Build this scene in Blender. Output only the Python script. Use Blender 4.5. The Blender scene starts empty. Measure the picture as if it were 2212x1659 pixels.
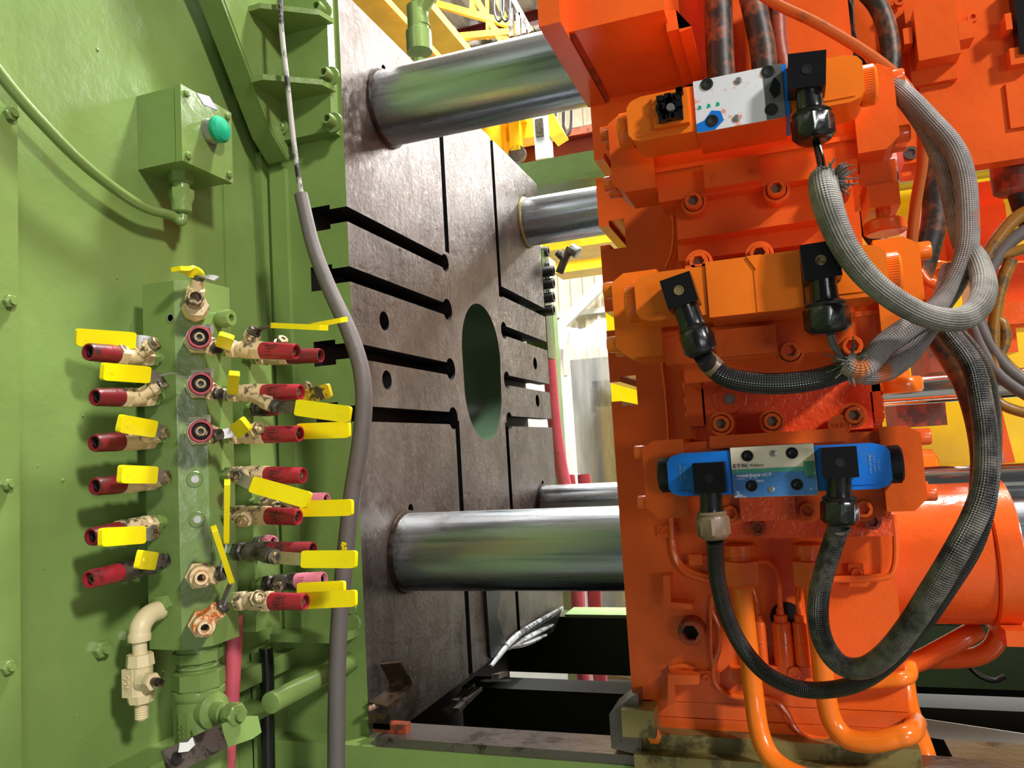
import bpy, bmesh, math, random
from mathutils import Vector, Matrix
random.seed(7)
PI = math.pi
S = bpy.context.scene
COL = S.collection
V = Vector
# ---------------------------------------------------------------- camera
F, CX, CY = 1700.0, 1106.0, 829.5
CAM = V((0, 0, 1.45))
def _basis():
    x = -V(((-3794-CX)/F, -(1270-CY)/F, -1)).normalized()
    y = V(((1706-CX)/F, -(940-CY)/F, -1)); y -= x*(x@y); y.normalize()
    return Matrix((x, y, x.cross(y)))
RW = _basis()
cd = bpy.data.cameras.new('camera'); cd.sensor_width = 36; cd.sensor_fit = 'HORIZONTAL'
cd.lens = F/2212*36; cd.clip_start = .02; cd.clip_end = 100
cam = bpy.data.objects.new('camera', cd); COL.objects.link(cam)
cam.matrix_world = Matrix.Translation(CAM) @ RW.to_4x4()
S.camera = cam
def ray(u, v): return RW @ V(((u-CX)/F, -(v-CY)/F, -1))
# measured photograph points placed on real planes of the machine
def pX(u, v, x): d = ray(u, v); return CAM + d*((x-CAM.x)/d.x)
def pY(u, v, y): d = ray(u, v); return CAM + d*((y-CAM.y)/d.y)
def pZ(u, v, z): d = ray(u, v); return CAM + d*((z-CAM.z)/d.z)
def reach(p, u, v, D):
    d = ray(u, v); w = CAM - p
    a, b, c = d.dot(d), 2*d.dot(w), w.dot(w)-D*D
    q = b*b-4*a*c
    t = (-b-math.sqrt(q))/(2*a) if q > 0 else -b/(2*a)
    return CAM + d*t
# ---------------------------------------------------------------- world, lamps, exposure
def srgb(*c):
    return tuple(((x/255)/12.92 if x/255 <= .04045 else ((x/255+.055)/1.055)**2.4) for x in c)
w = bpy.data.worlds.new('world'); S.world = w; w.use_nodes = True
w.node_tree.nodes['Background'].inputs[0].default_value = (.93, .97, 1, 1)
w.node_tree.nodes['Background'].inputs[1].default_value = .07
S.view_settings.view_transform = 'Standard'; S.view_settings.look = 'None'
S.view_settings.gamma = 1; S.view_settings.use_curve_mapping = False
S.view_settings.exposure = 0.0
def area(name, loc, target, sx, sy, power, col=(1, 1, 1)):
    l = bpy.data.lights.new(name, 'AREA'); l.shape = 'RECTANGLE'; l.size = sx; l.size_y = sy
    l.energy = power; l.color = col
    o = bpy.data.objects.new(name, l); COL.objects.link(o); o.location = loc
    o.rotation_euler = (V(target)-V(loc)).to_track_quat('-Z', 'Y').to_euler()
    return o
area('high_bay_lamp', (4.6, -2.4, 4.9), (-.5, .9, 1.4), .6, .6, 420, (1, .98, .94))
area('high_bay_lamp_overhead', (.55, 2.0, 5.4), (-.4, 1.2, 1.4), .5, .5, 380, (1, .99, .96))
area('high_bay_lamp_far', (-1.5, 6.2, 7.6), (-1.8, 6.4, 0), 3, 3, 1500, (1, .99, .96))
area('high_bay_lamp_aisle', (3.4, 9.6, 6.4), (-.5, 1.5, 1.8), 3.6, 2.0, 1150, (.98, .99, 1))
area('high_bay_lamp_left', (-2.6, -2.6, 5.2), (-.3, .9, 1.5), 1.2, 1.2, 25, (1, .98, .95))
area('rear_fill_light', (3.3, -4.2, 1.55), (-.3, .9, 1.4), 1.3, .9, 62, (.96, .98, 1))  # unseen soft light added behind the camera for glare and the orange front

# ---------------------------------------------------------------- object helpers
WO = {}
def _new(name, data, parent=None):
    o = bpy.data.objects.new(name, data); COL.objects.link(o)
    if parent is not None: o.parent = parent
    return o
def tag(o, label=None, cat=None, group=None, kind=None):
    if label: o['label'] = label
    if cat: o['category'] = cat
    if group: o['group'] = group
    if kind: o['kind'] = kind
    return o
def thing(name, label, cat, loc, group=None, kind=None):
    o = _new(name, None); o.location = loc; o.empty_display_size = .05
    WO[o] = V(loc); tag(o, label, cat, group, kind); return o
def mesh(name, bm, m, sharp=.62):
    bmesh.ops.recalc_face_normals(bm, faces=bm.faces)
    me = bpy.data.meshes.new(name); bm.to_mesh(me); bm.free()
    me.polygons.foreach_set('use_smooth', [True]*len(me.polygons))
    me.set_sharp_from_angle(angle=sharp)
    for x in (m if isinstance(m, (list, tuple)) else [m]): me.materials.append(x)
    me.update(); return me
def part(name, bm, m, parent, label=None, kind=None, sharp=.62):
    bmesh.ops.translate(bm, vec=-WO[parent], verts=bm.verts)
    o = _new(name, mesh(name, bm, m, sharp), parent); WO[o] = WO[parent]
    if label: o['label'] = label
    if kind: o['kind'] = kind
    return o
def solo(name, bm, m, label=None, cat=None, group=None, kind=None, sharp=.62):
    xs = [v.co for v in bm.verts]
    c = V(((min(p.x for p in xs)+max(p.x for p in xs))/2, (min(p.y for p in xs)+max(p.y for p in xs))/2, min(p.z for p in xs)))
    bmesh.ops.translate(bm, vec=-c, verts=bm.verts)
    o = _new(name, mesh(name, bm, m, sharp)); o.location = c; WO[o] = c
    return tag(o, label, cat, group, kind)
def share(o, d, name=None, parent=None):
    c = o.copy(); COL.objects.link(c); c.location = o.location + V(d); WO[c] = WO.get(o, V((0, 0, 0)))+V(d)
    if parent: c.parent = parent
    return c
# ---------------------------------------------------------------- shape helpers
NB = bmesh.new
def _bev(bm, verts, b, seg=2):
    if b <= 0: return
    vs = set(verts)
    es = [e for e in bm.edges if e.verts[0] in vs and e.verts[1] in vs and len(e.link_faces) == 2 and e.calc_face_angle(0) > .5]
    if es: bmesh.ops.bevel(bm, geom=es, offset=b, segments=seg, profile=.5, affect='EDGES', clamp_overlap=True)
def bx(bm, x0, x1, y0, y1, z0, z1, b=0, seg=2):
    x0, x1 = min(x0, x1), max(x0, x1); y0, y1 = min(y0, y1), max(y0, y1); z0, z1 = min(z0, z1), max(z0, z1)
    vs = [bm.verts.new((x, y, z)) for z in (z0, z1) for y in (y0, y1) for x in (x0, x1)]
    for f in ((0, 2, 3, 1), (4, 5, 7, 6), (0, 1, 5, 4), (2, 6, 7, 3), (0, 4, 6, 2), (1, 3, 7, 5)):
        bm.faces.new([vs[i] for i in f])
    _bev(bm, vs, b, seg)
def prism(bm, pts, ax, a, b, bev=0, seg=2):
    def mk(p, t):
        return {'x': (t, p[0], p[1]), 'y': (p[0], t, p[1]), 'z': (p[0], p[1], t)}[ax]
    A = [bm.verts.new(mk(p, a)) for p in pts]; B = [bm.verts.new(mk(p, b)) for p in pts]
    n = len(pts)
    bm.faces.new(A); bm.faces.new(B[::-1])
    for i in range(n): bm.faces.new((A[i], B[i], B[(i+1) % n], A[(i+1) % n]))
    _bev(bm, A+B, bev, seg)
def hexr(r, th, n=6):
    k = 2*PI/n; t = (th % k)-k/2; return r/math.cos(t)
def frame(d):
    d = V(d).normalized(); u = d.cross(V((0, 0, 1)) if abs(d.z) < .9 else V((1, 0, 0))).normalized()
    return d, u, d.cross(u).normalized()
def lathe(bm, p, d, prof, n=20, rot=0, up=None):
    d, u, w_ = frame(d)
    if up is not None:
        u = (V(up)-d*V(up).dot(d)).normalized(); w_ = d.cross(u)
    rings = []
    for q in prof:
        t, r = q[0], q[1]; hx = len(q) > 2
        if r == 0: rings.append([bm.verts.new(V(p)+d*t)]); continue
        ring = []
        for i in range(n):
            th = 2*PI*i/n
            rr = hexr(r, th, q[2]) if hx else r
            ring.append(bm.verts.new(V(p)+d*t+(u*math.cos(th+rot)+w_*math.sin(th+rot))*rr))
        rings.append(ring)
    for a, b in zip(rings, rings[1:]):
        if len(a) == 1 and len(b) == 1: continue
        for i in range(n):
            j = (i+1) % n
            if len(a) == 1: bm.faces.new((a[0], b[i], b[j]))
            elif len(b) == 1: bm.faces.new((a[i], b[0], a[j]))
            else: bm.faces.new((a[i], b[i], b[j], a[j]))
    if len(rings[0]) > 1: bm.faces.new(rings[0][::-1])
    if len(rings[-1]) > 1: bm.faces.new(rings[-1])
def cyl(bm, p0, p1, r, n=20, r2=None, b=0):
    p0, p1 = V(p0), V(p1); L = (p1-p0).length; r2 = r if r2 is None else r2
    pr = [(0, r), (L, r2)] if b <= 0 else [(0, r-b), (b*.3, r-b*.3), (b, r), (L-b, r2), (L-b*.3, r2-b*.3), (L, r2-b)]
    lathe(bm, p0, p1-p0, pr, n)
def pipe_end(bm, p, d, L, r, ri, depth, n=20):     # hollow sleeve, open at its far end
    lathe(bm, p, d, [(0, r*.9), (r*.12, r), (L-r*.12, r), (L, r*.93), (L, ri), (L-depth, ri*.92), (L-depth, 0)], n)
def hexnut(bm, p, d, r, h, n=24, hole=0, sides=6):
    pr = [(0, r, sides), (h*.85, r, sides), (h, r*.9)]
    if hole: pr += [(h, hole), (h*.3, hole), (h*.3, 0)]
    lathe(bm, p, d, pr, n)
def capbolt(bm, p, d, r, h, n=24, washer=0):
    if washer: lathe(bm, V(p), d, [(0, washer), (h*.12, washer), (h*.18, washer*.95)], n)
    lathe(bm, p, d, [(0, r), (h*.86, r), (h, r*.9), (h, r*.56, 6), (h*.45, r*.54, 6), (h*.45, 0)], n)
def spline(pts, k=8):
    P = [V(p) for p in pts]; P = [P[0]*2-P[1]]+P+[P[-1]*2-P[-2]]; out = []
    for i in range(1, len(P)-2):
        a, b, c, d = P[i-1:i+3]
        for j in range(k):
            t = j/k
            out.append(.5*((2*b)+(c-a)*t+(2*a-5*b+4*c-d)*t*t+(3*b-a-3*c+d)*t**3))
    out.append(P[-2]); return out
def tube(bm, pts, r, n=12, k=8, cap=True, hollow=0):
    P = spline(pts, k) if k > 1 else [V(p) for p in pts]
    m = len(P); uv = bm.loops.layers.uv.verify()
    R = (lambda t: r) if not isinstance(r, (list, tuple)) else (lambda t: r[min(int(t*(len(r)-1)), len(r)-2)]*(1-(t*(len(r)-1)-min(int(t*(len(r)-1)), len(r)-2)))+r[min(int(t*(len(r)-1)), len(r)-2)+1]*(t*(len(r)-1)-min(int(t*(len(r)-1)), len(r)-2)))
    T = [((P[min(i+1, m-1)]-P[max(i-1, 0)])).normalized() for i in range(m)]
    _, u, _ = frame(T[0]); rings = []; s = 0; ss = []
    for i in range(m):
        u = (u-T[i]*u.dot(T[i])).normalized(); w_ = T[i].cross(u); rr = R(i/(m-1))
        if i: s += (P[i]-P[i-1]).length
        ss.append(s)
        rings.append([bm.verts.new(P[i]+(u*math.cos(2*PI*j/n)+w_*math.sin(2*PI*j/n))*rr) for j in range(n)])
    for i in range(m-1):
        for j in range(n):
            q = (j+1) % n
            f = bm.faces.new((rings[i][j], rings[i][q], rings[i+1][q], rings[i+1][j]))
            for lp, (a, b) in zip(f.loops, ((ss[i], j/n), (ss[i], (j+1)/n), (ss[i+1], (j+1)/n), (ss[i+1], j/n))):
                lp[uv].uv = (a, b)
    if cap: bm.faces.new(rings[0][::-1]); bm.faces.new(rings[-1])
def slab(bm, pts, wdir, width, th, b=0, k=1):       # flat bar along a path; width along wdir
    P = spline(pts, k) if k > 1 else [V(p) for p in pts]; m = len(P); rings = []
    wl = width if isinstance(width, (list, tuple)) else [width]*m
    for i in range(m):
        width = wl[i]; T = (P[min(i+1, m-1)]-P[max(i-1, 0)]).normalized(); W = V(wdir); W = (W-T*W.dot(T)).normalized(); N = T.cross(W)
        rings.append([bm.verts.new(P[i]+W*a*width/2+N*c*th/2) for a, c in ((-1, -1), (1, -1), (1, 1), (-1, 1))])
    for i in range(m-1):
        for j in range(4): bm.faces.new((rings[i][j], rings[i][(j+1) % 4], rings[i+1][(j+1) % 4], rings[i+1][j]))
    bm.faces.new(rings[0][::-1]); bm.faces.new(rings[-1])
    vs = [v for r_ in rings for v in r_]
    _bev(bm, vs, b, 2)
def grip(bm, g0, g1, wd, w, th):      # vinyl lever grip with rounded end corners
    g0, g1 = V(g0), V(g1); L = (g1-g0).length; c = min(w*.3, L*.2)
    ts = [0, .05*c, .3*c, c, L-c, L-.3*c, L-.05*c, L]; ws = [w*.72, w*.82, w*.95, w, w, w*.94, w*.78, w*.55]
    slab(bm, [g0+(g1-g0)*(t/L) for t in ts], wd, ws, th, th*.3)
def ell(bm, c, rx, ry, rz, n=14):
    r = bmesh.ops.create_uvsphere(bm, u_segments=n, v_segments=n//2+2, radius=1)
    for v in r['verts']: v.co = V((c[0]+v.co.x*rx, c[1]+v.co.y*ry, c[2]+v.co.z*rz))
def text(s, size, p, right, up, ext, m, parent, name='lettering', bold=0, align='CENTER', label=None):
    cu = bpy.data.curves.new('t', 'FONT'); cu.body = s; cu.size = size; cu.extrude = ext; cu.offset = bold
    cu.align_x = align; cu.align_y = 'CENTER'; cu.resolution_u = 2
    to = bpy.data.objects.new('t', cu); COL.objects.link(to)
    dg = bpy.context.evaluated_depsgraph_get(); dg.update()
    me = bpy.data.meshes.new_from_object(to.evaluated_get(dg))
    bpy.data.objects.remove(to); bpy.data.curves.remove(cu)
    r = V(right).normalized(); u = V(up); u = (u-r*u.dot(r)).normalized(); n_ = r.cross(u)
    M = Matrix((r, u, n_)).transposed().to_4x4(); M.translation = V(p)-WO[parent]
    me.transform(M); me.materials.clear(); me.materials.append(m)
    o = _new(name, me, parent); WO[o] = WO[parent]
    if label: o['label'] = label
    return o
def boolean(o, cut, m=None):
    me = bpy.data.meshes.new('c'); bmesh.ops.recalc_face_normals(cut, faces=cut.faces); cut.to_mesh(me); cut.free()
    c = bpy.data.objects.new('c', me); COL.objects.link(c); c.matrix_world = Matrix.Translation(WO[o])
    c.location = (0, 0, 0)
    if m: me.materials.append(m)
    md = o.modifiers.new('b', 'BOOLEAN'); md.object = c; md.operation = 'DIFFERENCE'; md.solver = 'EXACT'; md.use_self = True
    if m: md.material_mode = 'TRANSFER'
    dg = bpy.context.evaluated_depsgraph_get(); dg.update()
    nm = bpy.data.meshes.new_from_object(o.evaluated_get(dg)); o.modifiers.clear()
    old = o.data; o.data = nm
    bpy.data.objects.remove(c); bpy.data.meshes.remove(old)
    nm.set_sharp_from_angle(angle=.5)
# ---------------------------------------------------------------- materials
def nt(name):
    m = bpy.data.materials.new(name); m.use_nodes = True; t = m.node_tree
    return m, t, t.nodes['Principled BSDF']
def N(t, typ, **kw):
    n = t.nodes.new(typ)
    for k_, v_ in kw.items():
        if k_ in n.inputs.keys(): n.inputs[k_].default_value = v_
        else: setattr(n, k_, v_)
    return n
def coords(t, scale=(1, 1, 1), uv=False):
    c = t.nodes.new('ShaderNodeTexCoord'); mp = t.nodes.new('ShaderNodeMapping'); mp.inputs['Scale'].default_value = scale
    t.links.new(c.outputs['UV' if uv else 'Object'], mp.inputs[0]); return mp.outputs[0]
def ramp(t, fac, stops):
    r = t.nodes.new('ShaderNodeValToRGB'); e = r.color_ramp.elements
    while len(e) < len(stops): e.new(.5)
    for el, (p, c) in zip(e, stops): el.position = p; el.color = (*c, 1) if len(c) == 3 else c
    t.links.new(fac, r.inputs[0]); return r.outputs[0]
def mix(t, fac, a, b):
    n = t.nodes.new('ShaderNodeMix'); n.data_type = 'RGBA'
    for i, x in ((0, fac), (6, a), (7, b)):
        if hasattr(x, 'is_linked'): t.links.new(x, n.inputs[i])
        elif i == 0: n.inputs[0].default_value = x
        else: n.inputs[i].default_value = (*x, 1)
    return n.outputs[2]
def noise(t, vec, sc, det=3, rough=.6):
    n = N(t, 'ShaderNodeTexNoise', Scale=sc, Detail=det, Roughness=rough); t.links.new(vec, n.inputs['Vector']); return n.outputs[0]
def bump(t, b, h, st, dist=.002):
    n = N(t, 'ShaderNodeBump', Strength=st, Distance=dist); t.links.new(h, n.inputs['Height']); t.links.new(n.outputs[0], b.inputs['Normal'])
K = (0, 0, 0); W1 = (1, 1, 1)
def paint(name, col, rough=.3, bs=38, bst=.35, dirt=None, amt=.55, metal=0, coat=0, dsc=9, bd=.0015):
    m, t, b = nt(name); v = coords(t)
    c = srgb(*col)
    a = ramp(t, noise(t, v, 5, 3), [(.35, tuple(x*.86 for x in c)), (.65, tuple(min(1, x*1.1) for x in c))])
    if dirt:
        a = mix(t, ramp(t, noise(t, v, dsc, 5, .7), [(amt, K), (amt+.07, W1)]), a, srgb(*dirt))
    t.links.new(a, b.inputs['Base Color'])
    b.inputs['Roughness'].default_value = rough; b.inputs['Metallic'].default_value = metal
    if coat: b.inputs['Coat Weight'].default_value = coat; b.inputs['Coat Roughness'].default_value = .12
    if bst:
        h1 = noise(t, v, bs, 4, .55)
        bump(t, b, h1, bst, bd)
    return m
GREEN = paint('green_paint', (116, 141, 76), .24, 46, .5, (98, 116, 66), .66, dsc=4)
GREEND = paint('green_paint_dark', (96, 120, 66), .25, 40, .45)
GREENL = paint('green_paint_light', (128, 160, 100), .4, 40, .3)
ORANGE = paint('orange_paint', (230, 96, 34), .2, 80, .45, (196, 78, 44), .68, dsc=6)
ORANGEB = paint('orange_paint_bright', (244, 120, 30), .22, 70, .3, (214, 100, 46), .66, dsc=14)
ORANGER = paint('orange_paint_rough_gloss', (226, 82, 40), .18, 150, .9, None, bd=.002)
RUSTOR = paint('rusty_orange_paint', (150, 62, 36), .45, 60, .5, (90, 50, 34), .52, dsc=20)
YEL = paint('yellow_vinyl', (250, 224, 8), .32, 60, .12, (200, 176, 30), .7, dsc=26)
YELD = paint('dirty_yellow_vinyl', (206, 176, 24), .4, 60, .3, (60, 56, 40), .52, dsc=30)
YWALL = paint('yellow_sheet_paint', (240, 206, 12), .22, 30, .2)
CRANEY = paint('crane_yellow_paint', (250, 196, 22), .45, 20, 0)
CREAM = paint('brass_chipped_cream', (214, 190, 146), .42, 80, .5, (92, 82, 66), .55, dsc=60)
CREAMC = paint('cream_paint', (222, 204, 160), .42, 60, .35, (176, 140, 92), .68, dsc=40)
BRASS = paint('tarnished_brass', (150, 130, 92), .4, 80, .5, (70, 62, 50), .5, metal=.5, dsc=60)
RUST = paint('rusty_cream', (226, 196, 150), .5, 80, .5, (196, 96, 24), .5, dsc=50)
RED = paint('red_sleeve', (156, 34, 48), .4, 80, .3, (104, 32, 40), .56, dsc=40)
REDD = paint('dark_red_sleeve', (122, 30, 38), .42, 80, .4, (70, 40, 40), .55, dsc=40)
PINK = paint('pink_sleeve_end', (226, 130, 150), .5, 60, .1)
HOSER = paint('red_rubber_hose', (206, 88, 102), .5, 60, .4, (170, 60, 76), .6, dsc=60)
BLACK = paint('black_plastic', (20, 20, 21), .24, 90, .22)
BLACKM = paint('black_rubber', (26, 26, 27), .42, 90, .3)
HOLE = paint('dark_hole', (6, 6, 6), .6, 60, 0)
BLACKO = paint('black_worn_orange_hose', (36, 31, 28), .48, 80, .4, (132, 76, 42), .47, dsc=7)
GREYSL = paint('grey_rubber_sleeve', (100, 93, 90), .55, 60, .4, (74, 69, 69), .58, dsc=16)
ZINC = paint('zinc_steel', (168, 166, 160), .35, 60, .3, (90, 86, 80), .62, metal=.8, dsc=50)
DIRTM = paint('dirty_steel', (98, 92, 84), .4, 70, .6, (52, 48, 42), .52, metal=.5, dsc=50)
BLUE = paint('blue_coil_plastic', (24, 116, 214), .3, 60, .15, (60, 120, 190), .62, dsc=20)
TEAL = paint('green_push_button', (6, 168, 124), .38, 50, .1)
BROWNG = paint('brown_stained_gland', (128, 104, 82), .38, 50, .4, (84, 66, 50), .55, dsc=40)
GOLD = paint('yellow_brown_cable', (150, 104, 28), .38, 80, .3, (92, 74, 48), .5, dsc=24)
BROWNC = paint('orange_brown_cable', (188, 92, 36), .32, 60, .2, (130, 76, 40), .56, dsc=12)
BRONZE = paint('oily_bronze', (136, 124, 76), .35, 50, .4, (90, 82, 50), .55, metal=.25, dsc=14)
PALE = paint('pale_enamel', (226, 230, 224), .4, 20, 0)
BEDG = paint('bed_green_shaded', (44, 58, 34), .35, 40, .3)  # green darkened: shade inside the bed is put into the colour
BEDD = paint('oily_shaded_bed_interior', (15, 19, 12), .7, 40, .5)  # oil, with the shade of the bed cavity also put into the colour
MAROON = paint('maroon_primer', (120, 44, 40), .5, 20, 0)
SIDING = paint('beige_siding', (226, 216, 190), .6, 8, 0)
COLW = paint('white_steel_column', (232, 232, 222), .5, 8, 0)
FLOORM = paint('grey_white_floor', (112, 112, 108), .3, 6, .05)
ROOFM = paint('corrugated_roof_deck', (186, 178, 168), .6, 8, 0)
GREYB = paint('grey_enclosure', (196, 204, 204), .45, 8, 0)
BONE = paint('scraped_white_label', (224, 222, 230), .4, 60, .2, (228, 124, 80), .56, dsc=55)
GREYLAB = paint('grey_label', (96, 96, 98), .4, 60, .2, (40, 40, 42), .62, dsc=20)
SILVER = paint('plate_aluminium', (232, 220, 198), .28, 60, .1, (176, 140, 92), .6, metal=.1, dsc=26)
LBLUE = paint('plate_blue_print', (64, 116, 176), .35, 60, .1, (196, 204, 220), .57, dsc=40)
LGREEN = paint('plate_green_print', (76, 150, 130), .35, 60, .1, (190, 200, 190), .58, dsc=40)
DKTXT = paint('dark_print', (70, 62, 60), .5, 60, 0)
WHTXT = paint('white_print', (236, 238, 240), .5, 60, 0)
PALEBL = paint('pale_blue_print', (120, 176, 220), .5, 60, 0)
PURPLE = paint('purple_scrap', (190, 184, 204), .5, 60, .2)
def steel_plate():
    m, t, b = nt('machined_platen_steel'); v = coords(t)
    c = ramp(t, noise(t, v, 3.5, 5, .7), [(.3, srgb(74, 64, 56)), (.5, srgb(118, 108, 100)), (.72, srgb(150, 146, 142))])
    c = mix(t, ramp(t, noise(t, coords(t, (1, 1, .25)), 16, 5, .7), [(.5, K), (.72, (.6, .6, .6))]), c, srgb(70, 54, 42))
    t.links.new(c, b.inputs['Base Color']); b.inputs['Metallic'].default_value = .9
    t.links.new(ramp(t, noise(t, v, 18, 6, .75), [(.3, (.24,)*3), (.7, (.44,)*3)]), b.inputs['Roughness'])
    n1 = N(t, 'ShaderNodeTexNoise', Scale=55, Detail=7, Roughness=.8, Distortion=2.8); t.links.new(coords(t, (1, 1, .7)), n1.inputs['Vector'])
    vo = N(t, 'ShaderNodeTexVoronoi', Scale=130, feature='F1'); t.links.new(v, vo.inputs['Vector'])
    ma = N(t, 'ShaderNodeMath', operation='MULTIPLY_ADD'); t.links.new(vo.outputs['Distance'], ma.inputs[0]); ma.inputs[1].default_value = .35
    t.links.new(n1.outputs[0], ma.inputs[2])
    bump(t, b, ma.outputs[0], .75, .002); return m
STEEL = steel_plate()
def chrome(name, base, rough, grime=False):
    m, t, b = nt(name)
    st = noise(t, coords(t, (.3, 7, 7)), 7, 4, .65)
    c = ramp(t, st, [(.32, tuple(x*.6 for x in base)), (.48, base), (.7, tuple(min(1, x*1.15) for x in base))])
    rg = ramp(t, noise(t, coords(t, (.6, 9, 9)), 6, 4), [(.3, (rough*.7,)*3), (.7, (rough*1.4,)*3)])
    if grime:     # brown oil crust worn on near the die platen
        v = coords(t); sx = N(t, 'ShaderNodeSeparateXYZ'); t.links.new(v, sx.inputs[0])
        ad = N(t, 'ShaderNodeMath', operation='MULTIPLY_ADD'); t.links.new(noise(t, v, 24, 5, .7), ad.inputs[0]); ad.inputs[1].default_value = .09
        sb_ = N(t, 'ShaderNodeMath', operation='MULTIPLY_ADD'); t.links.new(sx.outputs[0], sb_.inputs[0]); sb_.inputs[1].default_value = -1; sb_.inputs[2].default_value = -.19
        t.links.new(sb_.outputs[0], ad.inputs[2])
        g = ramp(t, ad.outputs[0], [(.022, K), (.045, (.8, .8, .8))])
        c = mix(t, g, c, srgb(62, 54, 46)); rg = mix(t, g, rg, (.5, .5, .5))
    t.links.new(c, b.inputs['Base Color']); b.inputs['Metallic'].default_value = 1
    t.links.new(rg, b.inputs['Roughness']); return m
BAR = chrome('tie_bar_steel', srgb(178, 186, 194), .27, True)
ROD = chrome('polished_rod', srgb(214, 214, 212), .12)
WAY = paint('oily_slideway_steel', (120, 112, 108), .3, 60, .7, (70, 62, 56), .55, metal=.8, dsc=16)
GUNK = paint('brown_grease_steel', (66, 50, 36), .35, 60, .6, (30, 24, 18), .5, metal=.3, dsc=20)
def braid(name, c1, c2, c3=None, rough=.5, f=235):
    m, t, b = nt(name); v = coords(t, (1, 1, 1), True)
    sx = N(t, 'ShaderNodeSeparateXYZ'); t.links.new(v, sx.inputs[0])
    hs = []
    for sg in (1, -1):
        a = N(t, 'ShaderNodeMath', operation='MULTIPLY'); t.links.new(sx.outputs[0], a.inputs[0]); a.inputs[1].default_value = f*2*PI
        q = N(t, 'ShaderNodeMath', operation='MULTIPLY'); t.links.new(sx.outputs[1], q.inputs[0]); q.inputs[1].default_value = sg*28*PI
        s_ = N(t, 'ShaderNodeMath', operation='ADD'); t.links.new(a.outputs[0], s_.inputs[0]); t.links.new(q.outputs[0], s_.inputs[1])
        w_ = N(t, 'ShaderNodeMath', operation='SINE'); t.links.new(s_.outputs[0], w_.inputs[0]); hs.append(w_.outputs[0])
    mu = N(t, 'ShaderNodeMath', operation='MULTIPLY'); t.links.new(hs[0], mu.inputs[0]); t.links.new(hs[1], mu.inputs[1])
    bump(t, b, mu.outputs[0], .65, .001)
    o = coords(t)
    c = ramp(t, noise(t, o, 22, 5, .7), [(.42, srgb(*c1)), (.6, srgb(*c2))])
    if c3: c = mix(t, ramp(t, noise(t, o, 16, 3, .5), [(.62, K), (.66, W1)]), c, srgb(*c3))
    dk = ramp(t, mu.outputs[0], [(.0, (.72,)*3), (.5, W1)])
    mm = N(t, 'ShaderNodeMix', data_type='RGBA', blend_type='MULTIPLY'); mm.inputs[0].default_value = .6
    t.links.new(c, mm.inputs[6]); t.links.new(dk, mm.inputs[7]); t.links.new(mm.outputs[2], b.inputs['Base Color'])
    b.inputs['Roughness'].default_value = rough; return m
GBRAID = braid('grey_braided_sleeve', (126, 118, 114), (160, 150, 148), (206, 112, 60), .6)
GBRAID2 = braid('dirty_grey_braided_sleeve', (110, 104, 98), (150, 146, 138), None, .65)
KBRAID = braid('black_braided_sleeve', (22, 22, 24), (40, 40, 42), None, .28)
KGBRAID = braid('black_braid_worn_grey', (30, 30, 32), (118, 112, 106), None, .34)
def film():
    m, t, b = nt('clear_stretch_film'); out = t.nodes['Material Output']
    b.inputs['Base Color'].default_value = (.93, .95, 1, 1); b.inputs['Roughness'].default_value = .18
    tr = N(t, 'ShaderNodeBsdfTransparent'); mx = N(t, 'ShaderNodeMixShader')
    v = coords(t, (1.6, 1.6, .3)); t.links.new(ramp(t, noise(t, v, 5, 3), [(.3, (.12,)*3), (.75, (.5,)*3)]), mx.inputs[0])
    t.links.new(tr.outputs[0], mx.inputs[1]); t.links.new(b.outputs[0], mx.inputs[2]); t.links.new(mx.outputs[0], out.inputs[0])
    bump(t, b, noise(t, v, 9, 4), .6, .02); return m
FILM = film()
def emit(name, c, s):
    m, t, b = nt(name); b.inputs['Base Color'].default_value = (*c, 1)
    b.inputs['Emission Color'].default_value = (*c, 1); b.inputs['Emission Strength'].default_value = s; return m
DAY = emit('bright_daylight_glazing', (1, 1, 1), 6)
TUBE = emit('lamp_lens', (1, .98, .94), 8)
# ================================================================ the building
def struct(name, bm, m, sharp=.62):
    o = solo(name, bm, m, sharp=sharp); o['kind'] = 'structure'; return o
bm = NB(); bx(bm, -14, 8, -5, 12.2, -.1, 0); struct('floor', bm, FLOORM)
FW = 12.0
ROOFZ = 8.3
# far wall: ribbed siding, open between z 7.6 and 8.2 for the window band
prof = []; x = -14.0
while x < 8:
    prof += [(x, FW), (x+.1, FW), (x+.13, FW-.045), (x+.17, FW-.045), (x+.2, FW)]; x += .2
bm = NB(); prism(bm, prof+[(x, FW+.15), (-14, FW+.15)], 'z', 2.6, 7.72); fw = struct('wall_far', bm, SIDING)
bm = NB(); bx(bm, -14, 8, FW-.02, FW+.15, 0, 2.6)
o = part('lower_liner_panel', bm, COLW, fw)
bm = NB(); bx(bm, -14, 8, FW-.1, FW, 3.52, 3.6); part('wall_girt', bm, COLW, fw)
bm = NB(); bx(bm, -14, 8, FW-.1, FW, 4.62, 4.72); part('wall_girt', bm, COLW, fw)
for i in range(11):
    bm = NB(); x0 = -14+i*2
    bx(bm, x0, x0+2, FW-.04, FW+.1, 7.72, 7.8); bx(bm, x0, x0+2, FW-.04, FW+.1, 8.16, 8.24)
    bx(bm, x0, x0+.06, FW-.04, FW+.1, 7.8, 8.16)
    wn = struct('window_%d' % (i+1), bm, COLW)
    bm = NB(); bx(bm, x0+.06, x0+2, FW+.02, FW+.04, 7.8, 8.16); part('pane', bm, DAY, wn)
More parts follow.
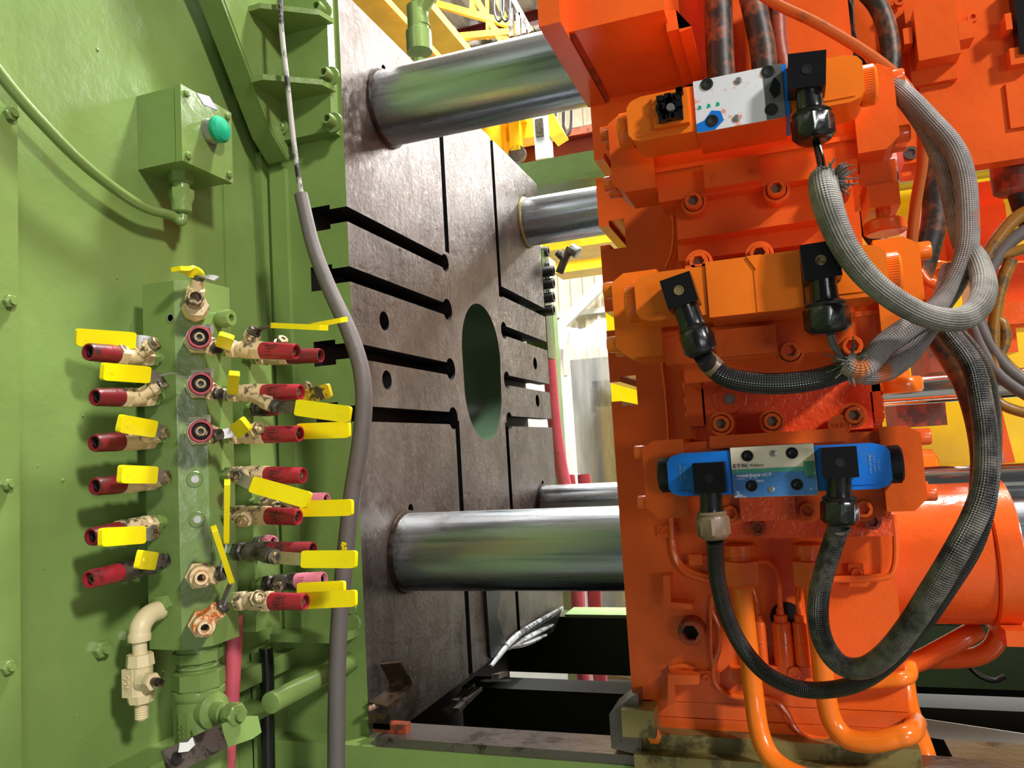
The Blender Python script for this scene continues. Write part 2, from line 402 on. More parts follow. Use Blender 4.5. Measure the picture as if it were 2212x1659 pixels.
# corrugated roof deck, running in depth
prof = []; x = -14.0
while x < 8:
    prof += [(x, ROOFZ), (x+.16, ROOFZ), (x+.21, ROOFZ+.09), (x+.33, ROOFZ+.09), (x+.38, ROOFZ)]; x += .38
bm = NB(); prism(bm, prof+[(x, ROOFZ+.2), (-14, ROOFZ+.2)], 'y', -5, 12.2); struct('ceiling', bm, ROOFM)
for i, yy in enumerate((7.6, 11.4)):
    bm = NB(); bx(bm, -14, 8, yy-.07, yy+.07, ROOFZ-.02, ROOFZ); bx(bm, -14, 8, yy-.008, yy+.008, ROOFZ-.16, ROOFZ); bx(bm, -14, 8, yy-.07, yy+.07, ROOFZ-.18, ROOFZ-.16)
    struct('trim_%d' % (i+1), bm, MAROON)
# diagonal brace and column on the far wall
t = thing('wall_brace', 'white diagonal steel brace against the beige ribbed far wall', 'brace', pY(1215, 700, 11.6))
bm = NB(); slab(bm, [pY(1200, 715, 11.7), pY(1345, 570, 11.7)], (0, 1, 0), .1, .16); part('brace_channel', bm, COLW, t)
bm = NB(); p = pY(1195, 720, 11.75); bx(bm, p.x-.2, p.x+.12, 11.62, 11.9, p.z-.25, p.z+.1); part('gusset_plate', bm, COLW, t)
# yellow wall bracket rail seen under the rear tie bar
bm = NB(); a, b = pY(1205, 575, 9.0), pY(1420, 572, 9.0)
bx(bm, a.x, b.x, 8.9, 9.1, a.z-.1, a.z+.1); bx(bm, a.x, b.x, 8.8, 9.2, a.z+.1, a.z+.13); bx(bm, a.x, b.x, 8.8, 9.2, a.z-.13, a.z-.1)
solo('rail_beam', bm, CRANEY, 'yellow horizontal beam crossing the far beige wall below the rear upper tie bar', 'beam')
bm = NB(); a = pY(1280, 528, 7); b = pY(1420, 512, 7)
bx(bm, a.x-.4, b.x+.6, 6.7, 7.2, a.z-.08, a.z+.06, .01); solo('crane_rail_beam', bm, CRANEY, 'bright yellow beam end seen through the upper notch of the orange platen', 'beam')
bm = NB(); a = pY(1328, 690, 4.5); bx(bm, a.x-.03, a.x+.35, 4.4, 4.55, 0, a.z+.06, .01); solo('guard_post', bm, YWALL, 'yellow post end showing through the middle notch of the orange platen', 'post')
# ---------------------------------------------------------------- overhead crane
cr = thing('overhead_crane', 'yellow overhead travelling crane with lattice walkway beneath the corrugated roof', 'crane', pY(1060, 240, 9.5))
bm = NB(); a = pZ(860, 30, 5.0); b = pZ(960, 30, 5.0)
gx0, gx1 = a.x, a.x+.42; gz = 5.3
xg = pY(1062, 250, 9.6)
for g, (u0, u1) in enumerate(((862, 900), (952, 979))):
    # girders run in depth to the far end truck
    p = pY((u0+u1)/2, 90, 5.2); wdt = (pY(u1, 90, 5.2)-pY(u0, 90, 5.2)).x
    bm = NB(); bx(bm, p.x-wdt/2, p.x+wdt/2, 2.6, 6.85, p.z, p.z+.12); bx(bm, p.x-wdt/2-.05, p.x+wdt/2+.05, 2.6, 6.85, p.z-.025, p.z)
    part('bridge_girder', bm, CRANEY, cr)
e0, e1 = pY(1040, 300, 6.8), pY(1100, 300, 6.8)
bm = NB(); bx(bm, e0.x-.1, e1.x-.02, 6.62, 7.05, pY(1070, 338, 6.8).z, pY(1070, 215, 6.8).z, .02); part('end_truck', bm, CRANEY, cr)
bm = NB(); p0, p1 = pY(1100, 255, 6.9), pY(1200, 240, 6.9); bx(bm, p0.x, p1.x, 6.8, 7.0, pY(1150, 305, 6.9).z, p0.z, .02); part('truck_frame', bm, CRANEY, cr)
bm = NB(); p = pY(1113, 275, 6.7); bx(bm, p.x-.05, p.x+.05, 6.66, 6.74, pY(1113, 328, 6.7).z, p.z+.4); part('drop_bracket', bm, CRANEY, cr)
bm = NB(); p = pY(1119, 334, 6.7); lathe(bm, p+V((0, -.04, 0)), (0, 1, 0), [(0, .045), (0, .08), (.06, .08), (.06, .045)], 18); part('guide_wheel', bm, DIRTM, cr)
for (u0, v0, u1, v1, th) in ((1186, 255, 1210, 300, .16), (1170, 300, 1195, 268, .1)):
    bm = NB(); slab(bm, [pY(u0, v0, 6.6), pY(u1, v1, 6.6)], (0, 1, 0), .22, th*.7, .02); part('collector_bracket', bm, CRANEY, cr)
# lattice walkway truss near the roof
def strut(u0, v0, u1, v1, y, r, m=CRANEY, nm='lattice_strut', par=None):
    bm = NB(); slab(bm, [pY(u0, v0, y), pY(u1, v1, y)], (0, 1, 0), r*2, r*2); part(nm, bm, m, par or cr)
for s in ((945, 10, 1135, 62, 8, 0.036), (975, 82, 1150, 66, 8, 0.036), (1022, 0, 1022, 24, 8, 0.031), (1030, 0, 1084, 90, 8, 0.031), (1058, 52, 1105, 95, 8, 0.026), (1075, 0, 1090, 36, 8, 0.026), (975, 88, 1012, 100, 8, 0.026), (1052, 0, 1054, 85, 8, 0.016)):
    strut(*s)
for s in ((1110, 0, 1148, 70), (1104, 20, 1106, 80), (1120, 30, 1121, 78), (1132, 40, 1134, 74)):
    strut(*s, 7.8, .026, DIRTM, 'festoon_track')
for q, (u, v) in enumerate(((1078, 0), (1092, 0), (1210, 236), (1226, 236))):
    hgt, wd = ((46, 10) if q < 2 else (55, 9))
    bm = NB(); y = 7.7 if q < 2 else 6.75
    tube(bm, [pY(u-wd, v-6, y), pY(u-wd+1, v+hgt*.6, y), pY(u, v+hgt, y), pY(u+wd-1, v+hgt*.6, y), pY(u+wd, v-6, y)], .016, 8)
    solo('festoon_cable', bm, BLACKM, ['dark festoon cable loop nearest the green pipe, under the roof', 'dark festoon cable loop right of its neighbour under the roof', 'black cable loop hanging left beside the grey crane enclosure', 'black cable loop hanging second beside the grey crane enclosure'][q], 'cable', 'festoon cables of the crane')
bm = NB(); a, b = pY(1157, 258, 6.5), pY(1196, 345, 6.5); bx(bm, a.x, b.x-.02, 6.42, 6.58, b.z, a.z, .02)
t = solo('control_enclosure', bm, GREYB, 'pale grey electrical box hung on the yellow crane end truck', 'box')
bm = NB(); bx(bm, a.x+.02, a.x+.09, 6.405, 6.42, a.z-.2, a.z-.04, .004); part('vent_panel', bm, DIRTM, t)
# runway beam
bm = NB(); a = pY(1090, 345, 7.4); b = pY(1330, 318, 7.4)
zt = pY(1200, 308, 7.4).z; zb = pY(1200, 350, 7.4).z
bx(bm, a.x-.6, 4, 7.38, 7.42, zb, zt); bx(bm, a.x-.6, 4, 7.28, 7.52, zb-.03, zb); bx(bm, a.x-.6, 4, 7.28, 7.52, zt, zt+.03)
rb = solo('runway_beam', bm, MAROON, 'maroon crane runway beam along the far wall', 'beam')
bm = NB(); bx(bm, a.x-.6, 4, 7.36, 7.44, zt+.03, zt+.1); part('crane_rail', bm, DIRTM, rb)
bm = NB(); bx(bm, a.x-.6, 4, 7.26, 7.28, zt-.02, zt+.05); part('edge_strip', bm, RUSTOR, rb)
# ---------------------------------------------------------------- goods wrapped in film, red hoses, floor marks
a = pY(1205, 730, 5.0); b = pY(1352, 730, 5.0)
wr = thing('wrapped_machine', 'cabinet wrapped in clear stretch film standing behind the platens', 'machine', (a.x+.5, 5.3, 0))
bm = NB(); bx(bm, a.x+.06, b.x+.3, 5.05, 5.9, .12, a.z-.15, .02); part('cabinet', bm, paint('wrapped_cabinet_paint', (150, 156, 158), .5, 10, 0), wr)
p = pY(1285, 830, 5.0)
bm = NB(); bx(bm, p.x-.02, p.x+.26, 5.0, 5.08, p.z-.12, p.z+.02, .01); part('dark_window', bm, DIRTM, wr)
bm = NB(); bx(bm, p.x+.0, p.x+.5, 4.98, 5.08, p.z-.75, p.z-.15, .01); part('door_panel', bm, paint('tan_door', (150, 140, 122), .5, 10, 0), wr)
bm = NB(); bx(bm, a.x-.02, b.x+.4, 4.95, 5.95, 0, .12, .01); part('pallet', bm, paint('pallet_wood', (176, 150, 112), .7, 20, .4), wr)
bm = NB(); rows = []
for i in range(13):
    tt = i/12; row = []
    for j in range(49):
        s_ = j/48; xx = a.x-.02+(b.x+.4-a.x)*s_
        spread = (1-tt)*.32+.03
        zz = .05+(a.z+.02)*tt
        yy = 4.98-spread*.5+.03*math.sin(s_*26+tt*2)*(1.2-tt)+.008*math.sin(s_*61+2*tt)-.04*math.sin(tt*PI)
        row.append(bm.verts.new((xx-.1*(1-tt)*(.5-s_), yy, zz-.1*abs(s_-.35)*tt+.02*math.sin(s_*20))))
    rows.append(row)
top = [bm.verts.new((v.co.x, v.co.y+.95, v.co.z-.06)) for v in rows[-1]]; rows.append(top)
for r0, r1 in zip(rows, rows[1:]):
    for j in range(48): bm.faces.new((r0[j], r0[j+1], r1[j+1], r1[j]))
part('stretch_film', bm, FILM, wr, sharp=3.1)
bm = NB(); p = pY(1240, 718, 5.05); ell(bm, p, .05, .03, .03); part('film_knot', bm, PINK, wr)
lab = ['thick red hose curving down beside the steel platen edge', 'red hose standing behind the bed, left of the pair', 'red hose standing behind the bed, right of the pair']
bm = NB(); tube(bm, [pY(1183, 742, 2.15), pY(1188, 800, 2.15), pY(1196, 900, 2.15), pY(1210, 1000, 2.15), pY(1228, 1090, 2.15), pY(1242, 1230, 2.15), V((pY(1250, 1280, 2.15).x, 2.15, .55)), V((pY(1256, 1280, 2.15).x, 2.15, 0))], .019, 14)
solo('red_hose', bm, HOSER, lab[0], 'hose', 'red rubber hoses behind the press')
for q, (u0, u1) in enumerate(((1245, 1262), (1280, 1298))):
    bm = NB(); y = 2.5; p0 = pY(u0, 1230, y); p1 = pY(u1, 1480, y)
    tube(bm, [p0+V((-.02, .05, .3)), p0, p1, V((p1.x+.03, y, .3)), V((p1.x+.04, y, 0))], .022, 14)
    solo('red_hose', bm, HOSER, lab[1+q], 'hose', 'red rubber hoses behind the press')
bm = NB(); bx(bm, -6, 4, 5.9, 6.0, 0, .003); solo('floor_line', bm, YWALL, 'yellow line painted across the pale floor behind the bed', 'floor marking')
# pale column strip right behind the rear fittings
bm = NB(); a = pY(1178, 700, 2.6); b = pY(1196, 700, 2.6); bx(bm, a.x, b.x, 2.6, 2.65, .0, 1.95, .004)
solo('pale_post', bm, GREENL, 'narrow pale green post upright behind the platen edge', 'post')
# green machine parts beyond the platens
bm = NB(); a = pY(1160, 398, 2.35); b = pY(1420, 345, 2.35)
bx(bm, -1.0, .6, 2.28, 2.42, a.z-.045, a.z+.05, .006); bx(bm, -1.0, .6, 2.2, 2.3, a.z-.062, a.z-.045, .003)
solo('rear_beam', bm, GREEND, 'green box beam running behind the platens above the rear tie bar', 'beam')
p = pY(903, 120, 2.3)
t = thing('green_pipe', 'green plastic pipe with coupling and elbow behind the steel platen', 'pipe', p+V((0, 0, -.3)))
bm = NB(); tube(bm, [p+V((0, 0, -.4)), p+V((0, 0, -.02))], .031, 18, 1); part('pipe', bm, GREEN, t)
q = pY(905, 85, 2.3); bm = NB(); lathe(bm, q+V((0, 0, -.045)), (0, 0, 1), [(0, .033), (0, .043), (.07, .043), (.075, .036), (.16, .036)], 20); part('coupling', bm, GREEN, t)
q2 = pY(905, 22, 2.3); bm = NB(); tube(bm, [q2+V((0, 0, -.06)), q2, q2+V((.05, 0, .06)), q2+V((.14, 0, .09)), q2+V((.3, 0, .13))], .034, 18); part('elbow', bm, GREEN, t)
# fittings cluster on the far side of the platen
fc = thing('water_fitting_block', 'cluster of black hose fittings on the far edge of the steel platen', 'fitting', (-.6, 2.1, 1.6))
bm = NB(); bx(bm, -.66, -.6, 2.045, 2.11, 1.7, 2.0, .004); part('block', bm, GREEND, fc)
for i, v in enumerate((545, 577, 604, 634, 662)):
    for j, (u, dv) in enumerate(((1196, -4), (1208, 6))):
        if i == 0 and j: continue
        p = pY(u, v+dv, 2.08-.03*j)
        bm = NB(); pipe_end(bm, V((-.625, p.y, p.z)), (1, 0, 0), p.x+.61, .0145, .008, .03, 14); part('hose_fitting', bm, BLACKM, fc)
bm = NB(); a, b, c, d = pY(1205, 545, 2.06), pY(1220, 560, 2.06), pY(1208, 590, 2.06), pY(1232, 536, 2.06)
tube(bm, [a, b], .011, 10, 1); tube(bm, [c, b], .011, 10, 1); tube(bm, [b, d], .011, 10, 1); part('branch_tee', bm, DIRTM, fc)
bm = NB(); cyl(bm, d, pY(1250, 548, 2.06), .017, 14, b=.004); part('plug', bm, ZINC, fc)

# ================================================================ steel platen, green side
pl = thing('fixed_platen', 'machined steel die platen with T slots and a green painted near side', 'platen', (-.66, 1.5, 1.046))
bm = NB(); bx(bm, -.735, -.589, 1.0, 2.0, 1.046, 2.17, .004, 1)
bm.normal_update()
for f in bm.faces: f.material_index = 0 if f.calc_center_median().x > -.5915 else 1
body = part('platen_body', bm, [STEEL, GREEN, HOLE], pl)
c = NB()
ZS = (1.815, 1.7245, 1.6115, 1.519)
def tslot_y(z, y0, y1, r0=0, r1=0):
    bx(c, -.625, -.57, y0, y1, z-.0115, z+.0115); bx(c, -.655, -.618, y0, y1, z-.0185, z+.0185)
    for y, r in ((y0, r0), (y1, r1)):
        if r: cyl(c, (-.655, y, z), (-.57, y, z), r, 20)
def tslot_z(y, z0, z1):
    bx(c, -.625, -.57, y-.0095, y+.0095, z0, z1); bx(c, -.65, -.618, y-.016, y+.016, z0, z1)
for i, z in enumerate(ZS):
    tslot_y(z, .9, 1.352, 0, (.017, .021, .021, .021)[i]); tslot_y(z, 1.665 if i else 1.655, 2.1, (.0, .02, .02, .02)[i])
tslot_z(1.366, 1.838, 2.3); tslot_z(1.655, 1.80, 2.3); tslot_z(1.369, .9, 1.515); tslot_z(1.645, .9, 1.515)
for y, z in ((1.1, 1.668), (1.1, 1.574), (1.885, 1.668), (1.885, 1.574)): cyl(c, (-.64, y, z), (-.57, y, z), .0155, 18)
for y, z in ((1.14, 2.1), (1.16, 1.367), (1.885, 2.097), (1.885, 1.366)): cyl(c, (-.61, y, z), (-.57, y, z), .009, 12)
n = 40
hole = []
for i in range(n+1): a = -.0+PI*i/n; hole.append((1.52+.108*math.cos(a), 1.654+.108*math.sin(a)))
for i in range(n+1): a = PI+PI*i/n; hole.append((1.518+.104*math.cos(a), 1.582+.104*math.sin(a)))
boolean(body, c, HOLE)
c = NB(); prism(c, hole, 'x', -.9, -.5)
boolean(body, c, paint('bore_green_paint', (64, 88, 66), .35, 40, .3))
bm = NB(); bx(bm, -.9, -.86, 1.3, 1.75, 1.4, 1.85); part('sleeve_backing', bm, GREEND, pl)
bm = NB(); lathe(bm, (-.86, 1.5, 1.52), (1, 0, 0), [(0, .06), (.09, .06), (.09, .045), (.02, .045), (.02, 0)], 24); part('shot_sleeve', bm, GREENL, pl)
# raised ribs where the side sheet meets the platen
bm = NB(); a, b = pY(560, 900, .985), pY(583, 900, .985); bx(bm, a.x, b.x, .985, 1.0, 1.1, 1.93, .003); part('edge_rib', bm, GREEN, pl)
bm = NB(); a, b = pY(600, 900, .992), pY(634, 900, .992); bx(bm, a.x, b.x, .992, 1.0, 1.2, 1.9, .003); part('edge_rib', bm, GREEN, pl)
bm = NB(); a, b = pY(588, 1380, .96), pY(690, 1380, .96); bx(bm, a.x, -.6, .955, 1.0, a.z-.003, a.z+.008, .002); part('foot_ledge', bm, GREEN, pl)
for (u, v, r) in ((762, 1315, .008), (765, 1345, .0125)):
    p = pY(u, v, 1.0); bm = NB(); lathe(bm, p, (0, -1, 0), [(0, r), (.0025, r), (.004, r*.85), (.004, 0)], 20); part('cover_disc', bm, GREEN, pl)
# bolted angle bracket
br = thing('angle_bracket', 'green welded angle bracket bolted to the platen top left with gussets', 'bracket', (-.66, .95, 1.88))
xw = pY(617, 150, .985).x; xf = pY(738, 150, .985).x; zb0 = pY(680, 296, .985).z
bm = NB(); bx(bm, xw, -.594, .975, 1.0, zb0, 2.17, .003); part('flange_plate', bm, GREEN, br)
y1, z1 = .985, pX(592, 300, xw).z
A = pX(590, 245, xw); B = pX(485, 0, xw); B2 = V(B)+(V(B)-V(A))*2.2  # web and flange lengthened above the view to shade the side sheet
bm = NB(); prism(bm, [(.985, A.z-.06), (A.y, A.z-.03), (B.y, B.z), (B2.y, B2.z), (.985, B2.z)], 'x', xw-.014, xw, .003); part('web_plate', bm, GREEN, br)
bm = NB(); xq = xw-.018; slab(bm, [V((xq, .985, A.z-.055)), V((xq, A.y, A.z-.028)), V((xq, B.y, B.z)), V((xq, B2.y, B2.z))], (1, 0, 0), .034, .012, .002); part('bottom_flange', bm, GREEN, br)
for v in (43, 192):
    z = pY(680, v, .97).z
    bm = NB(); prism(bm, [(xw, .978), (xf-.006, .978), (xf-.012, .95), (xw+.02, .9), (xw, .9)], 'z', z-.008, z, .002); part('gusset', bm, GREEN, br)
    bm = NB(); tube(bm, [V((xw+.004, .91, z+.001)), V((xw+.005, .975, z+.001))], .004, 8, 1); part('weld_bead', bm, GREEN, br)
for (u, v) in ((690, 22), (706, 163), (713, 262)):
    p = pY(u+8, v+4, .975); bm = NB(); capbolt(bm, p, (0, -1, 0), .0085, .02, washer=.0155); part('cap_bolt', bm, GREEN, br)
p = pY(607, 275, .972); bm = NB(); capbolt(bm, p, (0, -1, 0), .0075, .006, washer=.0125); part('cap_bolt', bm, GREEN, br)
# ================================================================ green side sheet
XW = -.735
sw = thing('side_panel', 'tall glossy green sheet metal side of the press at left', 'panel', (XW, .75, .3))
bm = NB(); bx(bm, XW-.012, XW, -.3, 1.0, .3, 2.6); part('sheet', bm, GREEN, sw)
ye = pX(41, 800, XW).y
xe = XW+.016
bm = NB(); bx(bm, XW, xe, -.3, pX(41, 800, xe).y, .3, 2.6, .002); st = part('edge_strip', bm, GREEN, sw)
ya, yb = pX(487, 700, XW).y, 1.0
bm = NB(); bx(bm, XW, XW+.004, ya, yb-.03, .9, 1.875, .001); part('cover_strip', bm, GREEN, sw)
for (u, v, r) in ((17, 652, .006), (12, 1047, .005), (13, 1441, .006), (20, 247, .0065)):
    p = pX(u, v, xe); bm = NB(); hexnut(bm, p, (1, 0, 0), r, .006); lathe(bm, p, (1, 0, 0), [(0, r*.6), (.009, r*.6), (.009, 0)], 12); part('hex_bolt', bm, GREEN, sw)
for (u, v) in ((213, 1402), (273, 1378)):
    p = pX(u, v, XW); bm = NB(); hexnut(bm, p, (1, 0, 0), .0085, .009); lathe(bm, p, (1, 0, 0), [(0, .005), (.014, .005), (.014, 0)], 14); part('hex_bolt', bm, GREEN, sw)
a, b = pX(230, 1659, XW), pX(372, 1593, XW)
bm = NB(); bx(bm, XW, XW+.05, a.y-.3, .95, a.z-.012, a.z, .003); part('ledge', bm, GREEN, sw)
bm = NB(); bx(bm, XW, XW+.03, pX(600, 1300, XW+.03).y-.14, 1.0, pX(600, 1400, XW).z-.025, pX(600, 1400, XW).z, .003); part('stiffener_bar', bm, GREEN, sw)
bm = NB(); bx(bm, XW, XW+.012, .93, 1.0, .85, 1.2, .003); part('lower_rib', bm, GREEN, sw)
random.seed(3)
for k_ in range(26):        # paint drips and weld spatter stuck on the sheet
    u, v = random.uniform(60, 560), random.uniform(60, 1600); p = pX(u, v, XW)
    bm = NB() if k_ == 0 else bm
    r = random.uniform(.001, .0024); ell(bm, p, r*.7, r, r, 8)
part('paint_blisters', bm, GREEN, sw, kind='stuff')
# ================================================================ tie bars
R = .0607
tb = []
for nm, y, z, lb in (('front_upper', 1.14, 2.032, 'polished steel tie bar nearest the camera at the top'), ('front_lower', 1.14, 1.302, 'polished steel tie bar nearest the camera at the bottom'), ('rear_upper', 1.885, 2.032, 'polished steel tie bar at the rear, upper right of the platen'), ('rear_lower', 1.885, 1.302, 'polished steel tie bar at the rear, lower, half hidden by the front one')):
    t = thing('tie_bar', lb, 'tie bar', (-.4, y, z), 'tie bars of the press')
    bm = NB(); cyl(bm, (-.588, y, z), (1.2, y, z), R, 64); part('bar', bm, BAR, t)
    bm = NB(); lathe(bm, (-.5885, y, z), (1, 0, 0), [(0, R+.0045), (.004, R+.0045), (.006, R)], 64); part('collar', bm, GUNK if nm != 'rear_upper' else BRONZE, t)
# ================================================================ press bed
bed = thing('press_bed', 'green press bed with oily steel slideway under the platens', 'machine bed', (-.2, 1.4, 0))
YR = .965; ZR = 1.078
bm = NB(); bx(bm, -.75, 1.4, YR, YR+.06, .5, ZR-.012, .004); part('front_beam', bm, GREEN, bed)
bm = NB(); bx(bm, -.75, 1.4, YR-.006, YR, .6, ZR-.05, .002); part('face_strip', bm, GREEN, bed)
bm = NB(); bx(bm, -.56, 1.4, YR+.002, YR+.062, ZR-.012, ZR, .002); part('slideway', bm, WAY, bed)
bm = NB(); bx(bm, -.95, 1.4, 1.95, 2.03, .888, 1.028, .004); part('rear_beam', bm, BEDG, bed)
bm = NB(); bx(bm, -.57, 1.4, 1.94, 2.03, 1.028, 1.036, .002); part('rear_slideway', bm, GREENL, bed)
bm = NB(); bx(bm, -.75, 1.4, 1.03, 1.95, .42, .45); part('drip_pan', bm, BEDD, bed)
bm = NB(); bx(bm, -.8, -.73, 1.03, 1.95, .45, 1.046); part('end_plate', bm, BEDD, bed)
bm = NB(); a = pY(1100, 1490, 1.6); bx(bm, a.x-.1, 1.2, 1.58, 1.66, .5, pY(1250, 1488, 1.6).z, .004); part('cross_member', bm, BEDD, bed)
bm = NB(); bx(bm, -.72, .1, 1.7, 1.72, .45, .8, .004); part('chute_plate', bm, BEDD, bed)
for s in ((1020, 1480, 960, 1540), (1035, 1487, 985, 1535), (1090, 1455, 1070, 1462)):
    bm = NB(); slab(bm, [pY(s[0], s[1], 1.45), pY(s[2], s[3], 1.3)], (0, 0, 1), .008, .012, .002); part('scrap_edge', bm, WAY, bed)
# torn way cover
tc = thing('way_cover', 'torn black rubber way cover hanging at the foot of the steel platen', 'cover', (-.58, 1.75, 1.05))
random.seed(5)
pts = [(1050, 1270), (1084, 1270), (1074, 1330), (1092, 1385), (1130, 1372), (1200, 1330), (1215, 1312), (1208, 1335), (1195, 1365), (1170, 1378), (1130, 1395), (1095, 1405), (1070, 1425), (1060, 1420)]
bm = NB(); prism(bm, [(pX(u, v, -.583).y, pX(u, v, -.583).z) for u, v in pts], 'x', -.588, -.583, .001); part('sheet', bm, BLACKM, tc)
for s in (((1215, 1312), (1160, 1345), (1110, 1380), (1060, 1440)), ((1195, 1350), (1150, 1372), (1095, 1402)), ((1180, 1372), (1140, 1388), (1100, 1398))):
    bm = NB(); tube(bm, [pX(u, v, -.578) for u, v in s], [.003, .006, .007, .004], 8); part('torn_fold', bm, paint('dusty_rubber_edge', (176, 184, 186), .45, 60, .6, (60, 64, 66), .5, dsc=30), tc)
# folded sheet deflector at platen foot
df = thing('deflector', 'small brown greasy folded steel deflector at the foot of the platen', 'bracket', (-.57, 1.0, 1.08))
a = pX(797, 1565, -.6)
P0, P1, P2, P3 = pX(832, 1430, -.58), pX(858, 1478, -.555), pX(845, 1510, -.55), pX(798, 1545, -.55)
bm = NB(); slab(bm, [V((-.57, 1.035, P0.z)), V((-.565, 1.05, P1.z)), V((-.56, 1.04, P2.z)), V((-.56, 1.005, P3.z)), V((-.565, .985, P3.z-.003))], (1, 0, 0), .036, .003, 0, 5); part('curved_sheet', bm, GUNK, df)
bm = NB(); p = pY(798, 1545, .985); q = pY(858, 1510, 1.02); bx(bm, p.x-.002, p.x+.001+.03, .985, .988, p.z-.018, p.z+.002, .001); part('lip', bm, GUNK, df)
bm = NB(); bx(bm, p.x+.005, p.x+.055, .985, 1.0, ZR, ZR+.012, .002); part('shim', bm, RUSTOR, df)
random.seed(9)
for k_ in range(5):
    bm = NB(); q = pX(800+k_*7, 1530-k_*3, -.572); ell(bm, q, .004, .005, .004, 8); part('debris_chip', bm, BROWNG, df)
# bronze shoe and gib under the orange platen
sh = thing('slide_shoe', 'oily bronze slide shoe under the front foot of the orange platen', 'slide shoe', (-.2, 1.0, ZR))
xs0 = pY(1312, 1540, .96).x; xs1 = pY(1378, 1540, .96).x
bm = NB(); prism(bm, [(xs0, pY(1312, 1618, .965).z), (xs0, pY(1312, 1545, .965).z), (xs0+.03, pY(1340, 1505, .965).z), (xs1, pY(1360, 1500, .965).z), (xs1, ZR+.0)], 'y', .968, 1.03, .003); part('wiper_block', bm, WAY, sh)
bm = NB(); bx(bm, xs0+.018, xs1+.02, .955, .99, pY(1340, 1588, .96).z, pY(1340, 1530, .96).z, .003); part('end_plate', bm, BRONZE, sh)
bm = NB(); bx(bm, xs0+.02, .105, .975, 1.06, ZR+.001, 1.102, .003); part('gib', bm, BRONZE, sh)
bm = NB(); bx(bm, xs0+.03, .11, .955, .975, ZR-.016, ZR+.006, .003); part('keeper_strip', bm, BRONZE, sh)
p = pY(1414, 1588, .975); bm = NB(); hexnut(bm, p, (0, -1, 0), .008, .007); part('hex_bolt', bm, ORANGEB, sh)
# ================================================================ push button station
sb = thing('push_button_station', 'small square green box with a round green push button on its right face', 'control box', pX(345, 385, XW))
BK = pX(295, 213, XW); yn = BK.y
Fp = pY(391, 178, yn); xf_ = Fp.x; zt_ = (BK.z+Fp.z)/2; zb_ = pY(397, 345, yn).z; yfar = pX(500, 300, xf_).y
bm = NB(); bx(bm, XW, xf_-.011, yn, yfar, zb_, zt_, .003); part('box_body', bm, GREEN, sb)
bm = NB(); bx(bm, xf_-.0095, xf_, yn-.001, yfar+.001, zb_-.001, zt_+.001, .0025); ld = part('lid', bm, GREEN, sb)
for y in (yn+.008, yfar-.008):
    for z in (zb_+.008, zt_-.008):
        bm = NB(); lathe(bm, (xf_, y, z), (1, 0, 0), [(0, .0045), (.003, .0045), (.004, .003), (.004, .0012), (.002, .0012), (.002, 0)], 16); part('lid_screw', bm, GREEN, ld)
bc = pX(464, 282, xf_+.008)
bm = NB(); lathe(bm, (xf_, bc.y, bc.z), (1, 0, 0), [(0, .0165), (.004, .0165), (.006, .0155), (.012, .0145), (.012, .010)], 28); part('button_ring', bm, ZINC, sb)
bm = NB(); lathe(bm, (xf_+.008, bc.y, bc.z), (1, 0, 0), [(0, .0135), (.004, .0165), (.009, .017), (.013, .0145), (.0155, .008), (.016, 0)], 28); part('push_button', bm, TEAL, sb)
bm = NB(); q = [pX(u, v, xf_+.0004) for u, v in ((424, 200), (452, 208), (470, 238), (440, 226))]
prism(bm, [(p.y, p.z) for p in q], 'x', xf_, xf_+.0006); part('torn_label', bm, PURPLE, sb, 'torn pale label scrap')
gp = pY(393, 410, (yn+yfar)/2-.012); gp = V((xf_-.034, yn+.034, zb_))
bm = NB(); lathe(bm, gp+V((0, 0, -.052)), (0, 0, 1), [(0, .010), (.002, .0125), (.012, .0125), (.02, .0135, 6), (.03, .0135, 6), (.031, .0105), (.038, .0105), (.039, .013, 6), (.052, .013, 6)], 24); part('cable_gland', bm, GREEN, sb)
g0 = gp+V((0, 0, -.05))
pts = [g0+V((0, 0, .01)), g0+V((0, 0, -.012)), pX(372, 466, -.705)]+[pX(u, v, -.705) for u, v in ((310, 447), (240, 402), (170, 345), (100, 275), (45, 215), (0, 160), (-60, 80))]
bm = NB(); tube(bm, pts, .0062, 14); solo('station_cable', bm, GREEN, 'green painted cable sagging left from the push button box', 'cable')
# ================================================================ manifold block
MX, MY, MB = -.635, .722, .0162
zt, zbm = pY(395, 602, MY).z, pY(395, 1405, MY).z
mf = thing('manifold_block', 'tall green manifold bar with glossy middle face, brass valves on three sides', 'manifold', (-.67, .756, zbm))
prof = [(-.704, MY), (-.658, MY), (MX, .745), (MX, .79), (-.704, .79)]
bm = NB(); prism(bm, prof, 'z', zbm, zt, .0025); part('manifold_bar', bm, GREEN, mf)
for v in (700, 1200):
    z = pY(380, v, .75).z; bm = NB(); bx(bm, XW, -.69, .74, .775, z-.02, z+.02, .003); part('standoff', bm, GREEN, mf)
n45 = V((.7071, -.7071, 0)); tan45 = V((.7071, .7071, 0)); fc_ = V((-.6465, .7335, 0))
def onfacet(v, u=424):
    d = ray(u, v); t = (fc_-CAM).dot(n45)/d.dot(n45); return CAM+d*t
for (u, v) in ((421, 1035), (426, 1122)):
    p = onfacet(v, u); bm = NB(); lathe(bm, p, n45, [(0, .0095), (.0015, .0092), (.0018, .008), (.0006, .0075), (.0006, .0062), (.0016, .0058), (.0016, 0)], 28); part('pressed_plug', bm, GREEN, mf)
    bm = NB(); lathe(bm, p+n45*.0012, n45, [(0, .0045), (.001, .0042), (.001, 0)], 20); part('plug_centre', bm, ZINC, mf)
